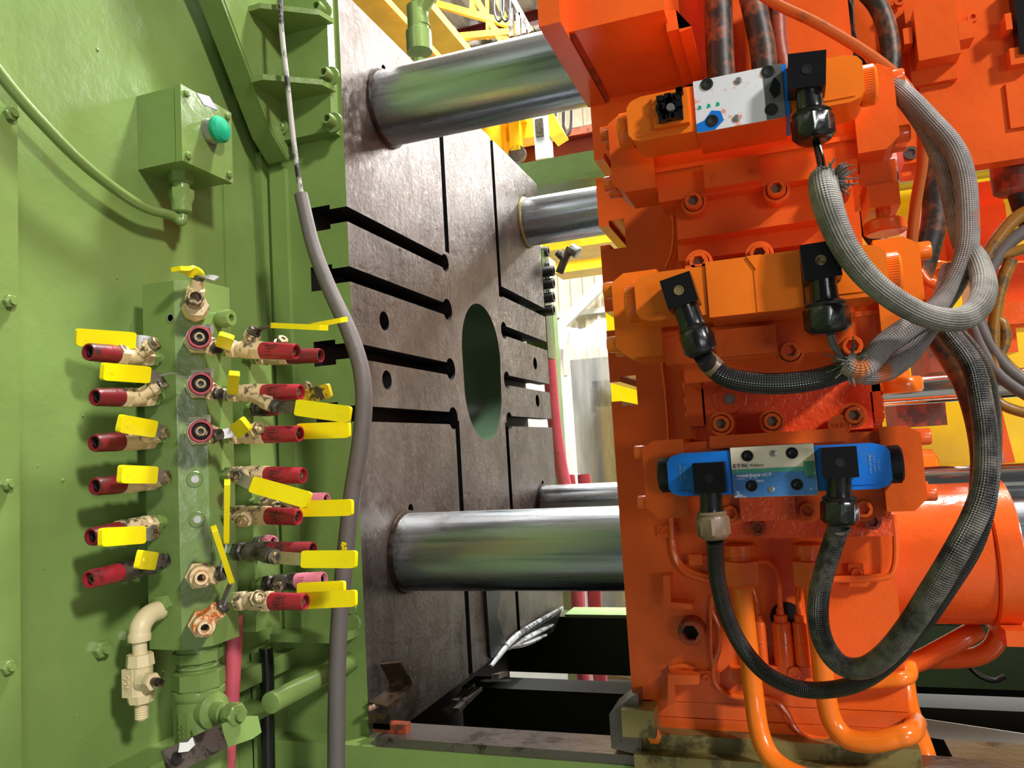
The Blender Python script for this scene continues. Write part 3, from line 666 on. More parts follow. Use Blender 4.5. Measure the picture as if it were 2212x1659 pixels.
p = pY(369, 687, MY); bm = NB(); lathe(bm, p, (0, -1, 0), [(0, .0055), (.001, .0055), (.001, .004), (.0, .004), (-.0, 0)], 18); part('bare_bolt_head', bm, ZINC, mf)
p = V((MX, .768, pY(473, 690, .768).z)); bm = NB(); lathe(bm, p, (1, 0, 0), [(0, .0085), (.006, .0105), (.012, .0105, 8), (.02, .009, 8), (.02, .0045), (.012, .0045), (.012, 0)], 24); part('port_plug', bm, GREEN, mf)
bm = NB(); random.seed(2)
for i in range(16):
    p = pY(310+random.uniform(-5, 8), 620+i*3.6, .77); ell(bm, (-.706, p.y, p.z), random.uniform(.003, .006), .004, random.uniform(.003, .006), 8)
part('weld_beads', bm, GREEN, mf)
# ================================================================ ball valves
VG = 'brass ball valves on the green manifold'
def ball_valve(label, P, ax, tip, nut, ends=None, sleeve=RED, gw=.018, gth=.006, grip_m=YEL, face=True, arm_m=ZINC, body=CREAM, arm=True, open_=.0062, nip=GREEN, off=0, hexend=True):
    P = V(P); ax = V(ax).normalized(); L = (V(tip)-P).dot(ax)
    t = thing('ball_valve', label, 'valve', P, VG)
    bl = min(.062, L*.62)
    bm = NB(); lathe(bm, P, ax, [(-.002, .0068), (bl*.12, .0068), (bl*.13, .009, 6), (bl*.24, .009, 6), (bl*.25, .0068), (bl*.3, .0068)], 24); part('nipple', bm, nip, t)
    bm = NB(); lathe(bm, P, ax, [(bl*.26, .0095, 6), (bl*.42, .0102, 6), (bl*.46, .0086), (bl*.56, .0104), (bl*.74, .0108), (bl*.84, .0094), (bl*.86, .0106, 6), (bl*1.02, .0102, 6), (bl*1.03, .008), (bl*1.1, .008)], 24); part('valve_body', bm, body, t)
    if sleeve:
        bm = NB(); s0 = P+ax*bl; Ls = L-bl
        lathe(bm, s0, ax, [(0, .0088), (.001, .0098), (Ls*.25, .0102), (Ls*.3, .0098), (Ls*.36, .0102), (Ls*.42, .0098), (Ls-.003, .0095), (Ls, .0088), (Ls, .0070), (Ls-.014, .0066), (Ls-.014, 0)], 24)
        sl = part('hose_sleeve', bm, sleeve, t)
        for k_ in range(5):
            th = k_*.32-.6; _, uu, ww = frame(ax); q = s0+ax*Ls*.33+(uu*math.cos(th)+ww*math.sin(th))*.0102
            if k_ == 0: bm = NB()
            slab(bm, [q-ax*.0045, q+ax*.0045], ax.cross(uu*math.cos(th)+ww*math.sin(th)), .0016, .0012)
        part('grip_rib', bm, sleeve, sl)
        bm = NB(); lathe(bm, s0+ax*(Ls-.0135), ax, [(0, .0064), (.009, .006), (.011, .0035), (.006, .0022), (.006, 0)], 16); part('hose_stub', bm, BRASS if sleeve is RED else BLACKM, sl)
    c = P+ax*bl*.62
    N1 = V(nut); sd = N1-c; sl_ = sd.length; sd.normalize()
    bm = NB(); lathe(bm, c, sd, [(.004, .0078), (sl_*.55, .0074), (sl_*.6, .0088, 8), (sl_*.82, .0085, 8), (sl_*.83, .004), (sl_, .004)], 24); part('stem_boss', bm, body, t)
    bm = NB(); hexnut(bm, N1-sd*.002, sd, .0066, .0055, hole=.0032); part('stem_nut', bm, BRASS if arm_m is ZINC else arm_m, t)
    if ends:
        g0, g1 = V(ends[0]), V(ends[1]); a = (g1-g0).normalized()
        vw = ((g0+g1)/2-CAM).normalized()
        wd = a.cross(vw).normalized()
        if not face: wd = (vw-a*vw.dot(a)).normalized()
        if arm:
            bm = NB(); lathe(bm, N1-sd*.003, sd, [(0, .0085), (.0016, .0085)], 18)
            slab(bm, [N1-sd*.002, N1*.6+g0*.4+sd*.001, g0, g0+a*.012], wd, min(gw*.8, .0135), .0018, 0, 3); part('handle_arm', bm, arm_m, t)
        bm = NB(); Lg = (g1-g0).length
        grip(bm, g0, g1, wd, gw, gth); gr = part('vinyl_grip', bm, grip_m, t)
        nrm = a.cross(wd)
        if nrm.dot(vw) > 0: nrm = -nrm
        if face:
            bm = NB(); q = g1-a*min(.011, Lg*.2)+nrm*(gth/2-.0004); lathe(bm, q, nrm, [(0, .0022), (.0007, .002), (.0007, .0012), (.0002, .0009), (.0002, 0)], 14); part('moulded_dimple', bm, grip_m, gr)
    return t
XL = -.681
PL = lambda u, v: pX(u, v, XL)
rows = [
 ('topmost valve of the left row, dark red sleeve below a long yellow lever', 772, (190, 760), (335, 742), ((292, 736), (163, 728)), REDD, CREAM),
 ('second valve from top in the left row, dark red sleeve, tilted yellow lever', 857, (205, 858), (352, 826), ((322, 810), (220, 802)), REDD, CREAM),
 ('third valve from top in the left row, red sleeve below a short tilted lever', 948, (203, 957), (355, 934), ((334, 927), (257, 914)), REDD, CREAM),
 ('fourth valve from top in the left row, brownish sleeve, short level yellow lever', 1036, (205, 1051), (360, 1030), ((336, 1026), (258, 1024)), REDD, CREAM),
 ('fifth valve from top in the left row, yellow lever in front of its sleeve', 1126, (196, 1160), (332, 1152), ((311, 1155), (216, 1161)), REDD, CREAM),
 ('lowest valve of the left row, bright red sleeve, lever pointing at the camera', 1213, (192, 1252), (358, 1210), ((334, 1212), (298, 1208)), RED, DIRTM),
]
for lb, v0, tip, nut, gr, sl, bd in rows:
    z = pY(365, v0, MY).z; P = V((XL, MY, z)); T = PL(*tip)
    n1 = pX(nut[0], nut[1], XL+.028)
    n1 = reach(P+V((0, -.022, 0)), nut[0], nut[1], .027)
    g0 = reach(n1, gr[0][0], gr[0][1], .020); D = .062
    g1 = reach(g0, gr[1][0], gr[1][1], D)
    ball_valve(lb, P, T-P, T, n1, (g0, g1), sl, .0185, .0055, YEL, True, ZINC if bd is CREAM else DIRTM, bd)
# valves on the right facet, pointing along the tie bars
YRT = .768
def PR(u, v, y=YRT): return pY(u, v, y)
def rvalve(lb, v0, tip, nut, gr, sleeve=RED, y=YRT, dn=.03, gl=None, face=True, gw=.0185, gth=.0055, x0=MX, gm=YEL, body=CREAM, arm=True, arm_m=ZINC, behind=False, u0=478):
    P = pY(u0, v0, y); P.x = x0; T = pY(tip[0], tip[1], y)
    c = P+(T-P).normalized()*.035
    yn_ = y-dn; n1 = pY(nut[0], nut[1], yn_)
    g = None
    if gr:
        g0 = pY(gr[0][0], gr[0][1], y+.016 if behind else yn_-.006); g1 = pY(gr[1][0], gr[1][1], y+.016 if behind else yn_-.008); g = (g0, g1)
    return ball_valve(lb, P, T-P, T, n1, g, sleeve, gw, gth, gm, face, arm_m, body, arm)
rvalve('uppermost valve on the right, red sleeve with a thin yellow lever lying on top', 752, (640, 760), (550, 714), ((592, 703), (702, 708)), RED, dn=.002, face=False, gw=.017, gth=.0062, arm_m=DIRTM)
rvalve('ball valve second on the right with ribbed red sleeve above a drooping yellow lever', 850, (650, 847), (597, 878), ((640, 880), (757, 896)), RED, dn=.01, arm_m=DIRTM)
rvalve('ball valve third on the right, red sleeve in front of a level yellow lever', 941, (648, 937), (560, 925), ((644, 932), (756, 928)), RED, dn=.012, behind=True, arm=False)
rvalve('ball valve fourth on the right, its yellow lever slanting down across the front', 1026, (655, 1027), (512, 1030), ((545, 1046), (668, 1081)), RED, dn=.028)
rvalve('fifth valve on the right, red sleeve in front of a chipped yellow lever', 1110, (645, 1117), (523, 1126), ((650, 1099), (762, 1096)), RED, dn=.024, behind=True, arm=False)
rvalve('dirty valve sixth on the right with bare silver arm and level yellow lever', 1192, (676, 1188), (597, 1204), ((653, 1208), (770, 1208)), REDD, dn=.022, body=DIRTM)
rvalve('ball valve lowest on the right, black-mouthed red sleeve in front of two yellow levers', 1297, (660, 1300), (560, 1290), ((648, 1298), (770, 1292)), RED, dn=.014, behind=True, arm=False)
# second bank, further back
M2X = -.66
m2 = thing('rear_manifold', 'second green manifold bar behind the right-hand valves', 'manifold', (-.69, .88, 1.2))
bm = NB(); bx(bm, -.715, -.665, .86, .91, 1.24, 1.62, .004); part('manifold_bar', bm, GREEN, m2)
for z in (1.3, 1.56):
    bm = NB(); bx(bm, XW, -.7, .87, .9, z-.015, z+.015, .002); part('standoff', bm, GREEN, m2)
YB = .862
rvalve('topmost rear valve on the right, maroon sleeve end, lever angled up', 770, (693, 768), (610, 735), ((676, 703), (745, 690)), REDD, y=YB, dn=.01, x0=-.665, face=False, gw=.017, gth=.0062, u0=560, arm=False)
rvalve('rear valve with a dirty worn yellow lever behind the second red sleeve', 880, (600, 882), (664, 836), ((655, 858), (714, 843)), REDD, y=YB, dn=.0, x0=-.665, gm=YELD, body=DIRTM, arm=False, u0=560)
rvalve('rear ball valve in the middle with a pink-ended sleeve behind the fifth lever', 1086, (706, 1080), (600, 1100), None, PINK, y=YB, dn=.01, x0=-.665, u0=560)
rvalve('rear ball valve with a pale pink sleeve end above the bare silver lever arm', 1176, (592, 1172), (560, 1190), None, PINK, y=YB, dn=.01, x0=-.665, u0=560, body=ZINC)
rvalve('rear ball valve at the bottom with pink sleeve tip and upper yellow lever', 1262, (700, 1251), (600, 1268), ((644, 1276), (745, 1271)), PINK, y=YB, dn=.026, x0=-.665, u0=560, body=DIRTM, arm=False)
bm = NB(); p = pY(640, 1000, .87); lab_y = None
# valves on the bevelled face, pointing at the aisle
def cvalve(lb, u, v, ringed, boss, nut, gr, face=True, body=CREAM, gw=.017, clamp=None, ln=.05):
    P = onfacet(v, u-4); tipd = reach(P, u+4, v+1, ln)
    ax = (CAM+ray(u, v)*((P-CAM).length/ray(u, v).length)-P)
    ax = (n45*1.0+V((0, 0, 0)));
    T = P+ax*ln
    t = thing('ball_valve', lb, 'valve', P, VG)
    bm = NB(); lathe(bm, P, ax, [(0, .007), (ln*.15, .007), (ln*.16, .0125, 6), (ln*.5, .0135, 6), (ln*.55, .0115), (ln*.62, .0125), (ln*.8, .0115), (ln*.8, .005), (ln*.5, .005), (ln*.5, 0)], 24); part('valve_body', bm, body, t)
    if ringed:
        bm = NB(); lathe(bm, T-ax*ln*.25, ax, [(0, .011), (.003, .0128), (ln*.22, .0128), (ln*.25, .0122), (ln*.25, .0098), (ln*.1, .0094), (ln*.1, 0)], 28); sl = part('hose_sleeve', bm, RED, t)
        bm = NB(); lathe(bm, T-ax*ln*.16, ax, [(0, .0096), (ln*.1, .0094), (ln*.12, .0075), (ln*.06, .0068), (ln*.06, 0)], 24); part('hose_end', bm, BLACKM, sl)
        bm = NB(); lathe(bm, T-ax*ln*.13, ax, [(0, .006), (ln*.1, .006), (ln*.12, .005), (ln*.12, .0032), (0, .003), (0, 0)], 20); part('hose_stub', bm, BRASS, sl)
    else:
        bm = NB(); lathe(bm, T-ax*ln*.25, ax, [(0, .008), (ln*.2, .0078), (ln*.25, .0070), (ln*.25, .0045), (ln*.0, .0042), (ln*.0, 0)], 24); part('threaded_end', bm, RUST, t)
        bm = NB(); lathe(bm, T-ax*ln*.25, ax, [(0, .0043), (.001, 0)], 16); part('bore', bm, HOLE, t)
    if boss:
        B0 = P+ax*ln*.4; B1 = reach(B0, boss[0], boss[1], .03); d = (B1-B0); dl = d.length
        bm = NB(); lathe(bm, B0, d, [(.004, .0085), (dl*.45, .0085), (dl*.5, .0098, 8), (dl*.85, .0095, 8), (dl*.86, .006), (dl, .006)], 24); part('stem_boss', bm, body, t)
        if nut:
            N1 = reach(B1, nut[0], nut[1], .012); bm = NB(); hexnut(bm, B1, N1-B1, .0065, .006); part('stem_nut', bm, DIRTM, t)
    else: B1 = P+ax*ln*.4
    if gr:
        g0 = reach(B1, gr[0][0], gr[0][1], .014); g1 = reach(g0, gr[1][0], gr[1][1], gr[2]); a = (g1-g0).normalized(); vw = ((g0+g1)/2-CAM).normalized()
        wd = a.cross(vw).normalized()
        if not face: wd = (vw-a*vw.dot(a)).normalized()
        bm = NB(); slab(bm, [B1, B1*.5+g0*.5, g0, g0+a*.01], wd, .011, .002, 0, 3); part('handle_arm', bm, ZINC, t)
        bm = NB(); grip(bm, g0, g1, wd, gw, .006); part('vinyl_grip', bm, YEL, t)
    if clamp:
        p = P+ax*ln*.9; q = reach(p, clamp[0], clamp[1], .016)
        q = CAM+ray(*clamp)*((P+ax*ln*.7-CAM).length/ray(*clamp).length)
        rdir = V((.94, .33, -.03)); bm = NB(); lathe(bm, q-rdir*.011, rdir, [(0, .0042), (.015, .0042), (.016, .0052, 6), (.022, .0052, 6), (.022, 0)], 18); cs = part('clamp_screw', bm, ZINC, t)
        bm = NB(); slab(bm, [q-rdir*.013+V((0, 0, -.004)), q+rdir*.006+V((0, 0, -.004))], ax, .012, .0025, .0005)
        lathe(bm, P+ax*(ln*.62), ax, [(0, .0134), (.009, .0134)], 28); part('clamp_band', bm, ZINC, t)
        return t, q
    return t, None
cvalve('red ringed valve mouth facing front, uppermost of three, short lever at right', 428, 742, True, (466, 752), (478, 752), ((482, 748), (490, 724), .022), clamp=(437, 711))
t, q = cvalve('front ball valve with red ringed mouth, middle of three, small upright yellow lever', 431, 838, True, (468, 850), (484, 850), ((502, 848), (506, 806), .042), clamp=(437, 806), gw=.012)
bm = NB(); tube(bm, [q+V((-.014, -.006, -.004)), pX(385, 812, q.x-.02), pX(372, 806, q.x-.025), pX(345, 812, q.x-.035)], .0008, 6); part('tie_wire', bm, ZINC, t)
cvalve('front ball valve with red ringed mouth, lowest of three, grey arm and yellow lever', 431, 936, True, (468, 940), (484, 938), ((508, 932), (533, 914), .03), clamp=(430, 907))
cvalve('front brass ball valve without sleeve, thin upright yellow lever leaning right of it', 432, 1238, False, (474, 1242), (488, 1238), ((489, 1170), (491, 1040), .078), face=False, gw=.012, body=CREAM)
cvalve('front ball valve with an orange rusted mouth, lowest, slanted thin yellow lever', 438, 1338, False, (478, 1312), (494, 1300), ((500, 1256), (462, 1140), .075), face=False, gw=.012, body=RUST, ln=.058)
# top valve
P = onfacet(672, 420); ax = n45
t = thing('ball_valve', 'bare brass ball valve at the top of the manifold with small curled yellow lever', 'valve', P, VG)
bm = NB(); lathe(bm, P, ax, [(0, .008), (.006, .008), (.007, .0135, 8), (.02, .014, 8), (.024, .012), (.032, .012, 6), (.036, .0115, 6)], 24); part('valve_body', bm, CREAM, t)
T = reach(P+ax*.02, 421, 646, .022)
bm = NB(); cyl(bm, P+ax*.016+V((0, 0, .004)), T, .0105, 20); pipe_end(bm, T-(n45*.004), n45, .016, .0085, .006, .02); part('threaded_end', bm, BRASS, t)
B = P+ax*.018+V((0, 0, .016)); N1 = reach(B, 428, 604, .018)
bm = NB(); cyl(bm, B, N1, .0075, 16); hexnut(bm, B, N1-B, .0095, .008); part('stem_boss', bm, CREAM, t)
bm = NB(); hexnut(bm, N1, N1-B, .0068, .006); part('stem_nut', bm, DIRTM, t)
g = [N1+(N1-B)*.25, reach(N1, 424, 590, .009), reach(N1, 405, 583, .018), reach(N1, 380, 581, .034)]
bm = NB(); slab(bm, g, (0.5, .6, .1), .013, .005, .0015, 4); part('vinyl_grip', bm, YEL, t)
bm = NB(); slab(bm, [N1+(N1-B)*.2, reach(N1, 445, 597, .012), reach(N1, 468, 603, .024)], (.5, .6, .1), .012, .002, 0, 3); part('handle_arm', bm, ZINC, t)
# ================================================================ cream drain valve and elbow
dv = thing('drain_valve', 'cream painted drain valve hanging from an elbow at lower left of the manifold', 'valve', pX(305, 1545, -.683))
pe = pY(378, 1312, MY); xe_ = -.683
e1 = pX(345, 1318, xe_); e2 = pX(322, 1328, xe_); e3 = pX(305, 1350, xe_); e4 = pX(301, 1372, xe_)
bm = NB(); tube(bm, [V((xe_+.0, MY+.002, e1.z+.004)), V((xe_, MY-.012, e1.z+.002)), e1], .0075, 14); hexnut(bm, V((xe_, MY, e1.z+.004)), (0, -1, 0), .0115, .009); part('green_nipple', bm, GREEN, dv)
bm = NB(); tube(bm, [e1, e2, e3, e4], [.0108, .0108, .0112, .0112], 18); lathe(bm, e4+V((0, 0, -.006)), (0, 0, 1), [(0, .0118), (.006, .0122), (.009, .0112)], 20); part('elbow', bm, CREAMC, dv)
yv = e4.y
def dz(v): return pY(303, v, yv).z
xc = pY(303, 1440, yv).x
bm = NB(); cyl(bm, (e4.x, yv, dz(1378)), (xc, yv, dz(1420)), .0076, 18); part('pipe_nipple', bm, CREAMC, dv)
bm = NB(); lathe(bm, (xc, yv, dz(1412)), (0, 0, -1), [(0, .0125, 8), (.012, .0138, 8), (dz(1412)-dz(1440), .0128), (dz(1412)-dz(1495), .0128), (dz(1412)-dz(1498), .0138, 8), (dz(1412)-dz(1516), .012, 8), (dz(1412)-dz(1519), .008)], 24, rot=.2); part('valve_body', bm, CREAMC, dv)
bm = NB(); p = V((xc-.0115, yv-.0055, dz(1465))); bx(bm, xc-.012, xc+.002, yv-.0138, yv-.008, dz(1500), dz(1440), .001); pad = part('raised_pad', bm, CREAMC, dv)
text('400', .011, V((xc-.005, yv-.0139, dz(1468))), (0, 0, 1), (-1, 0, 0), .0007, CREAMC, dv)
bm = NB(); b0 = V((xc+.008, yv-.004, dz(1468))); d = V((.9, -.2, .05)); lathe(bm, b0, d, [(0, .011), (.01, .0082), (.012, .0085, 6), (.018, .008, 6), (.018, .004)], 24); part('stem_boss', bm, CREAMC, dv)
bm = NB(); d.normalize(); q = b0+d*.018; lathe(bm, q, d, [(0, .0045), (.008, .0045), (.008, .003, 4), (.014, .003, 4)], 24); part('square_stem', bm, GUNK, dv)
bm = NB(); pr = [(0, .0062)]
for i in range(7): pr += [(.001+i*.0024, .0072), (.0022+i*.0024, .0062)]
lathe(bm, (xc+.0005, yv, dz(1518)), (0, 0, -1), pr+[(.018, .005)], 18); part('threaded_end', bm, CREAMC, dv)
# ================================================================ main green shut-off valve
ga = V((pY(428, 1460, .758).x, .758, 0)); gz = lambda v: pY(428, v, .74).z
gv = thing('shut_off_valve', 'large green painted shut-off valve under the manifold with a worn flat steel lever', 'valve', (ga.x, ga.y, gz(1659)-.03))
bm = NB(); z0 = zbm; k_ = lambda v: z0-gz(v)
lathe(bm, (ga.x, ga.y, z0), (0, 0, -1), [(0, .024), (k_(1412), .024), (k_(1413), .026, 8), (k_(1434), .026, 8), (k_(1435), .022), (k_(1440), .0235), (k_(1443), .022), (k_(1448), .0235), (k_(1452), .022), (k_(1458), .022)], 32); part('union_nipple', bm, GREEN, gv)
bm = NB(); lathe(bm, (ga.x, ga.y, z0), (0, 0, -1), [(k_(1455), .025), (k_(1458), .0275, 8), (k_(1492), .0275, 8), (k_(1494), .027), (k_(1497), .0292), (k_(1506), .0298), (k_(1514), .029), (k_(1517), .0275), (k_(1545), .0278), (k_(1600), .0272), (k_(1628), .025), (k_(1630), .027, 8), (k_(1690), .027, 8)], 32); part('valve_body', bm, GREEN, gv)
p = pY(403, 1575, ga.y-.024)
bm = NB(); bx(bm, p.x-.0065, p.x+.0065, ga.y-.0295, ga.y-.02, p.z-.03, p.z+.018, .0015); part('raised_pad', bm, GREEN, gv)
text('600', .011, V((p.x-.002, ga.y-.0298, p.z-.002)), (0, 0, 1), (-1, 0, 0), .0006, GREEN, gv); text('VALV', .010, V((p.x+.012, ga.y-.0275, p.z-.012)), (0, 0, 1), (-1, .3, 0), .0006, GREEN, gv)
sd = V((.97, -.24, 0)).normalized(); zs = pY(500, 1545, .74).z
bm = NB(); b0 = V((ga.x, ga.y, zs)); lathe(bm, b0, sd, [(.014, .021), (.029, .02), (.033, .012), (.046, .011), (.047, .0085), (.062, .0085)], 24); part('stem_boss', bm, GREEN, gv)
n0 = b0+sd*.06
bm = NB(); hexnut(bm, n0, sd, .0115, .011); lathe(bm, n0, sd, [(0, .006), (.017, .006), (.017, 0)], 16); part('stem_nut', bm, GREEN, gv)
h0 = n0-sd*.002; hb = reach(h0, 538, 1572, .018); h1 = reach(hb, 482, 1590, .03); h2 = reach(h1, 378, 1640, .07); h3 = h2+(h2-h1).normalized()*.012
a = (h3-h1).normalized(); wv = a.cross((h2-CAM).normalized()).normalized()
bm = NB(); slab(bm, [hb+(hb-h1).normalized()*.012, hb, h1], wv, [.018, .025, .0255], .004, .001); cyl(bm, n0-sd*.004, n0+sd*.002, .0125, 20); part('lever_root', bm, GREEN, gv)
bm = NB(); slab(bm, [h1, h2, h3], wv, .0255, .004, .001); part('lever', bm, DIRTM, gv, 'bare worn grey steel end')
nn = a.cross(wv).normalized()
if nn.dot(h2-CAM) > 0: nn = -nn
bm = NB(); lathe(bm, h2+nn*.0022, nn, [(0, .0065), (.0005, .0065), (.0005, 0)], 20); part('hanging_hole', bm, HOLE, gv)
bm = NB(); q = h2-a*.002+nn*.002; slab(bm, [q+V((.002, 0, .010)), q+a*-.014+V((0, 0, .006)), q+a*-.022+V((0, 0, .009))], (0, 0, 1), .009, .001); part('paint_flake', bm, PALE, gv)
# ================================================================ hoses and rod at lower left
bm = NB(); tube(bm, [pY(506, 1330, .82), pY(505, 1400, .82), pY(500, 1500, .82), pY(494, 1590, .82), pY(486, 1720, .82)], .0098, 16); solo('red_hose', bm, HOSER, 'dusty red hose rising beside the large green shut-off valve', 'hose')
bm = NB(); tube(bm, [pY(574, 1400, .93), pY(577, 1450, .93), pY(578, 1550, .93), pY(580, 1720, .93)], .0095, 16); solo('black_hose', bm, BLACK, 'glossy black hose passing behind the green rod end', 'hose')
p = pY(578, 1522, .81); bm = NB(); cyl(bm, (p.x, .815, p.z), (p.x, 1.0, p.z), .0128, 28, b=.0008); rd = solo('green_rod', bm, GREEN, 'stub of green painted round bar pointing at the camera, lower left', 'bar')
A_ = pY(534, 1412, .93); bm = NB(); bx(bm, A_.x, A_.x+.006, .93, 1.0, p.z-.3, A_.z, .002); part('mount_plate', bm, GREEN, rd)
# sleeved cable
ys = .9
wc = thing('sleeved_cable', 'thin black and white cable dropping into a long grey rubber sleeve', 'cable', pY(728, 1659, ys))
bm = NB(); tube(bm, [pY(604, -60, ys), pY(608, 60, ys), pY(622, 190, ys), pY(635, 310, ys), pY(652, 430, ys), pY(656, 450, ys)], .0037, 10); part('cable', bm, paint('dirty_black_white_cable', (176, 170, 164), .5, 90, .4, (36, 34, 34), .5, dsc=14), wc)
bm = NB(); tube(bm, [pY(u, v, ys) for u, v in ((650, 420), (676, 530), (712, 625), (752, 712), (778, 790), (786, 870), (778, 960), (762, 1060), (750, 1160), (738, 1280), (730, 1400), (727, 1530), (726, 1720))], [.0092, .0108, .0114, .0112, .0112], 20); part('sleeve', bm, GREYSL, wc)
bm = NB(); random.seed(4)
for i in range(12):
    p = pY(743+random.uniform(-5, 5), 1181+random.uniform(-9, 7), ys-.011); ell(bm, p, .0016, .0008, .0022, 6)
part('yellow_paint_smear', bm, YEL, wc)
# ================================================================ orange moving platen
XL0, XR0 = -.213, .100
mp = thing('moving_platen', 'thick orange painted moving platen with T slot notches on its left edge', 'platen', (-.06, 1.5, 1.104))
def notch(z): return [(XL0, z-.0125), (XL0+.013, z-.0125), (XL0+.013, z-.019), (XL0+.034, z-.019), (XL0+.034, z+.019), (XL0+.013, z+.019), (XL0+.013, z+.0125), (XL0, z+.0125)]
pr = [(XL0, 1.1335)]
for z in sorted(ZS): pr += notch(z)
pr += [(XL0, 2.17), (XR0, 2.17), (XR0, 1.1335)]
bm = NB(); prism(bm, pr, 'y', 1.0, 2.0, .0015, 1); pb = part('platen_body', bm, ORANGE, mp)
c = NB()
for y in (1.14, 1.885):
    for z in (2.032, 1.302): cyl(c, (XL0-.05, y, z), (XR0+.05, y, z), R+.0004, 48)
boolean(pb, c)
bm = NB(); bx(bm, XL0+.001, XR0+.001, 1.001, 2.0, 1.1145, 1.1328, .0012); part('foot_spacer', bm, ORANGE, mp)
bm = NB(); bx(bm, XL0+.002, XR0+.008, .999, 2.0, 1.102, 1.114, .002); part('foot_plate', bm, ORANGE, mp)
Y0 = 1.0
def PF(u, v, y=1.0): return pY(u, v, y)
# weld-on L brackets
for q, pts in enumerate((((1436, 1240), (1450, 1240), (1452, 1296), (1498, 1301), (1498, 1312), (1436, 1308)), ((1446, 1450), (1512, 1453), (1512, 1472), (1461, 1472), (1459, 1517), (1446, 1515)))):
    bm = NB(); prism(bm, [(PF(u, v, .985).x, PF(u, v, .985).z) for u, v in pts], 'y', .972, Y0, .0015); part('angle_stop', bm, ORANGE, mp)
bm = NB(); tube(bm, [PF(1446, 1442, .996), PF(1475, 1439, .996), PF(1500, 1444, .996)], .0035, 8); part('weld_bead', bm, ORANGE, mp)
p = PF(1492, 1366, .975); bm = NB(); capbolt(bm, V((p.x, 1.0, p.z)), (0, -1, 0), .0155, .03, 28); part('large_socket_bolt', bm, RUSTOR, mp, 'large rust-tinted socket bolt')
bm = NB(); lathe(bm, (p.x, .986, p.z), (0, -1, 0), [(0, .0083, 6), (.0005, .0083, 6)], 24); part('socket', bm, HOLE, mp)
for (u, v, r) in ((1434, 1148, .006), (1526, 1462, .0055)):
    p = PF(u, v, .995); bm = NB(); bx(bm, p.x-.008, p.x+.016, .994, 1.0, p.z-.007, p.z+.007, .0015); capbolt(bm, (p.x, .994, p.z), (0, -1, 0), r*.8, .004, 16); part('tube_clip', bm, ORANGE, mp)
p = PF(1850, 1238, .99); bm = NB(); bx(bm, p.x-.008, p.x+.008, .99, 1.0, p.z-.012, p.z+.010, .0015); capbolt(bm, (p.x, .99, p.z), (0, -1, 0), .006, .004, 18); bx(bm, p.x-.009, p.x+.009, .984, .99, p.z-.014, p.z-.005, .0012); part('tube_clip', bm, ORANGE, mp)
def lube(pts, r=.0026, y=.993, nm='lube_line'):
    bm = NB(); tube(bm, [PF(u, v, y) for u, v in pts], r, 10, 6); part(nm, bm, ORANGE, mp)
lube([(1448, 440), (1455, 490), (1452, 540), (1438, 580)], .002)
lube([(1428, 770), (1438, 850), (1445, 950)], .0024)
lube([(1450, 1100), (1455, 1190), (1470, 1225), (1500, 1245), (1560, 1258), (1600, 1262)], .0038)
lube([(1452, 1100), (1458, 1186), (1474, 1219), (1505, 1238), (1560, 1250)], .0024)
lube([(1542, 1285), (1540, 1320), (1556, 1360), (1554, 1400), (1542, 1440), (1546, 1476), (1570, 1500), (1610, 1508), (1670, 1512), (1700, 1540), (1720, 1575), (1750, 1592), (1790, 1598)], .0032)
lube([(1538, 1290), (1535, 1340), (1536, 1400), (1541, 1440)], .0024)
lube([(1632, 1212), (1662, 1215), (1680, 1240), (1684, 1290), (1687, 1335)], .0035, .985)
lube([(1625, 1270), (1634, 1300), (1635, 1335)], .003, .985)
lube([(1760, 1255), (1732, 1262), (1724, 1285), (1728, 1335)], .0035, .985)
lube([(1786, 1252), (1850, 1252), (1910, 1248), (1930, 1230), (1935, 1180), (1930, 1110)], .0034, .985)
lube([(1786, 1248), (1850, 1246), (1905, 1242)], .002, .984)
# lubrication metering cylinders
for (u, w_) in ((1640, 12), (1687, 20), (1730, 18)):
    a, b = PF(u, 1348, .975), PF(u, 1440, .975); rr = w_*.00055
    bm = NB(); lathe(bm, (a.x, .985, b.z), (0, 0, 1), [(0, rr), (a.z-b.z-.002, rr), (a.z-b.z, rr*.9), (a.z-b.z+.001, rr*.7), (a.z-b.z+.008, rr*.7), (a.z-b.z+.009, rr*.42), (a.z-b.z+.016, rr*.38)], 20); part('metering_cylinder', bm, ORANGE, mp)
    bm = NB(); z = PF(u, 1390, .975).z; lathe(bm, (a.x, .985, z-.002), (0, 0, 1), [(0, rr+.0004), (.0015, rr+.0004)], 20); part('ring', bm, ORANGE, mp)
a, b = PF(1640, 1442, .97), PF(1760, 1470, .97); bm = NB(); bx(bm, a.x, b.x, .978, 1.0, b.z, a.z, .002); p = PF(1717, 1455, .975); capbolt(bm, (p.x, .978, p.z), (0, -1, 0), .0075, .004, 18); part('cylinder_foot', bm, ORANGE, mp)
bm = NB(); p = PF(1700, 1336, .998); lathe(bm, (p.x, .9995, p.z), (0, -1, 0), [(0, .019), (.0008, .019)], 28); part('dark_bore', bm, HOLE, mp)
a, b = PF(1573, 1450, .97), PF(1600, 1476, .97); bm = NB(); bx(bm, a.x, b.x+.006, .975, 1.0, b.z, a.z, .002); hexnut(bm, (b.x-.004, .975, (a.z+b.z)/2), (1, 0, 0), .008, .014); part('elbow_fitting', bm, ORANGE, mp)
a, b = PF(1486, 1200, .98), PF(1518, 1222, .98); bm = NB(); bx(bm, a.x, b.x, .985, 1.0, b.z, a.z, .0015); bx(bm, b.x, b.x+.008, .989, 1.0, b.z+.002, a.z-.002, .001); part('lube_fitting', bm, ORANGE, mp)
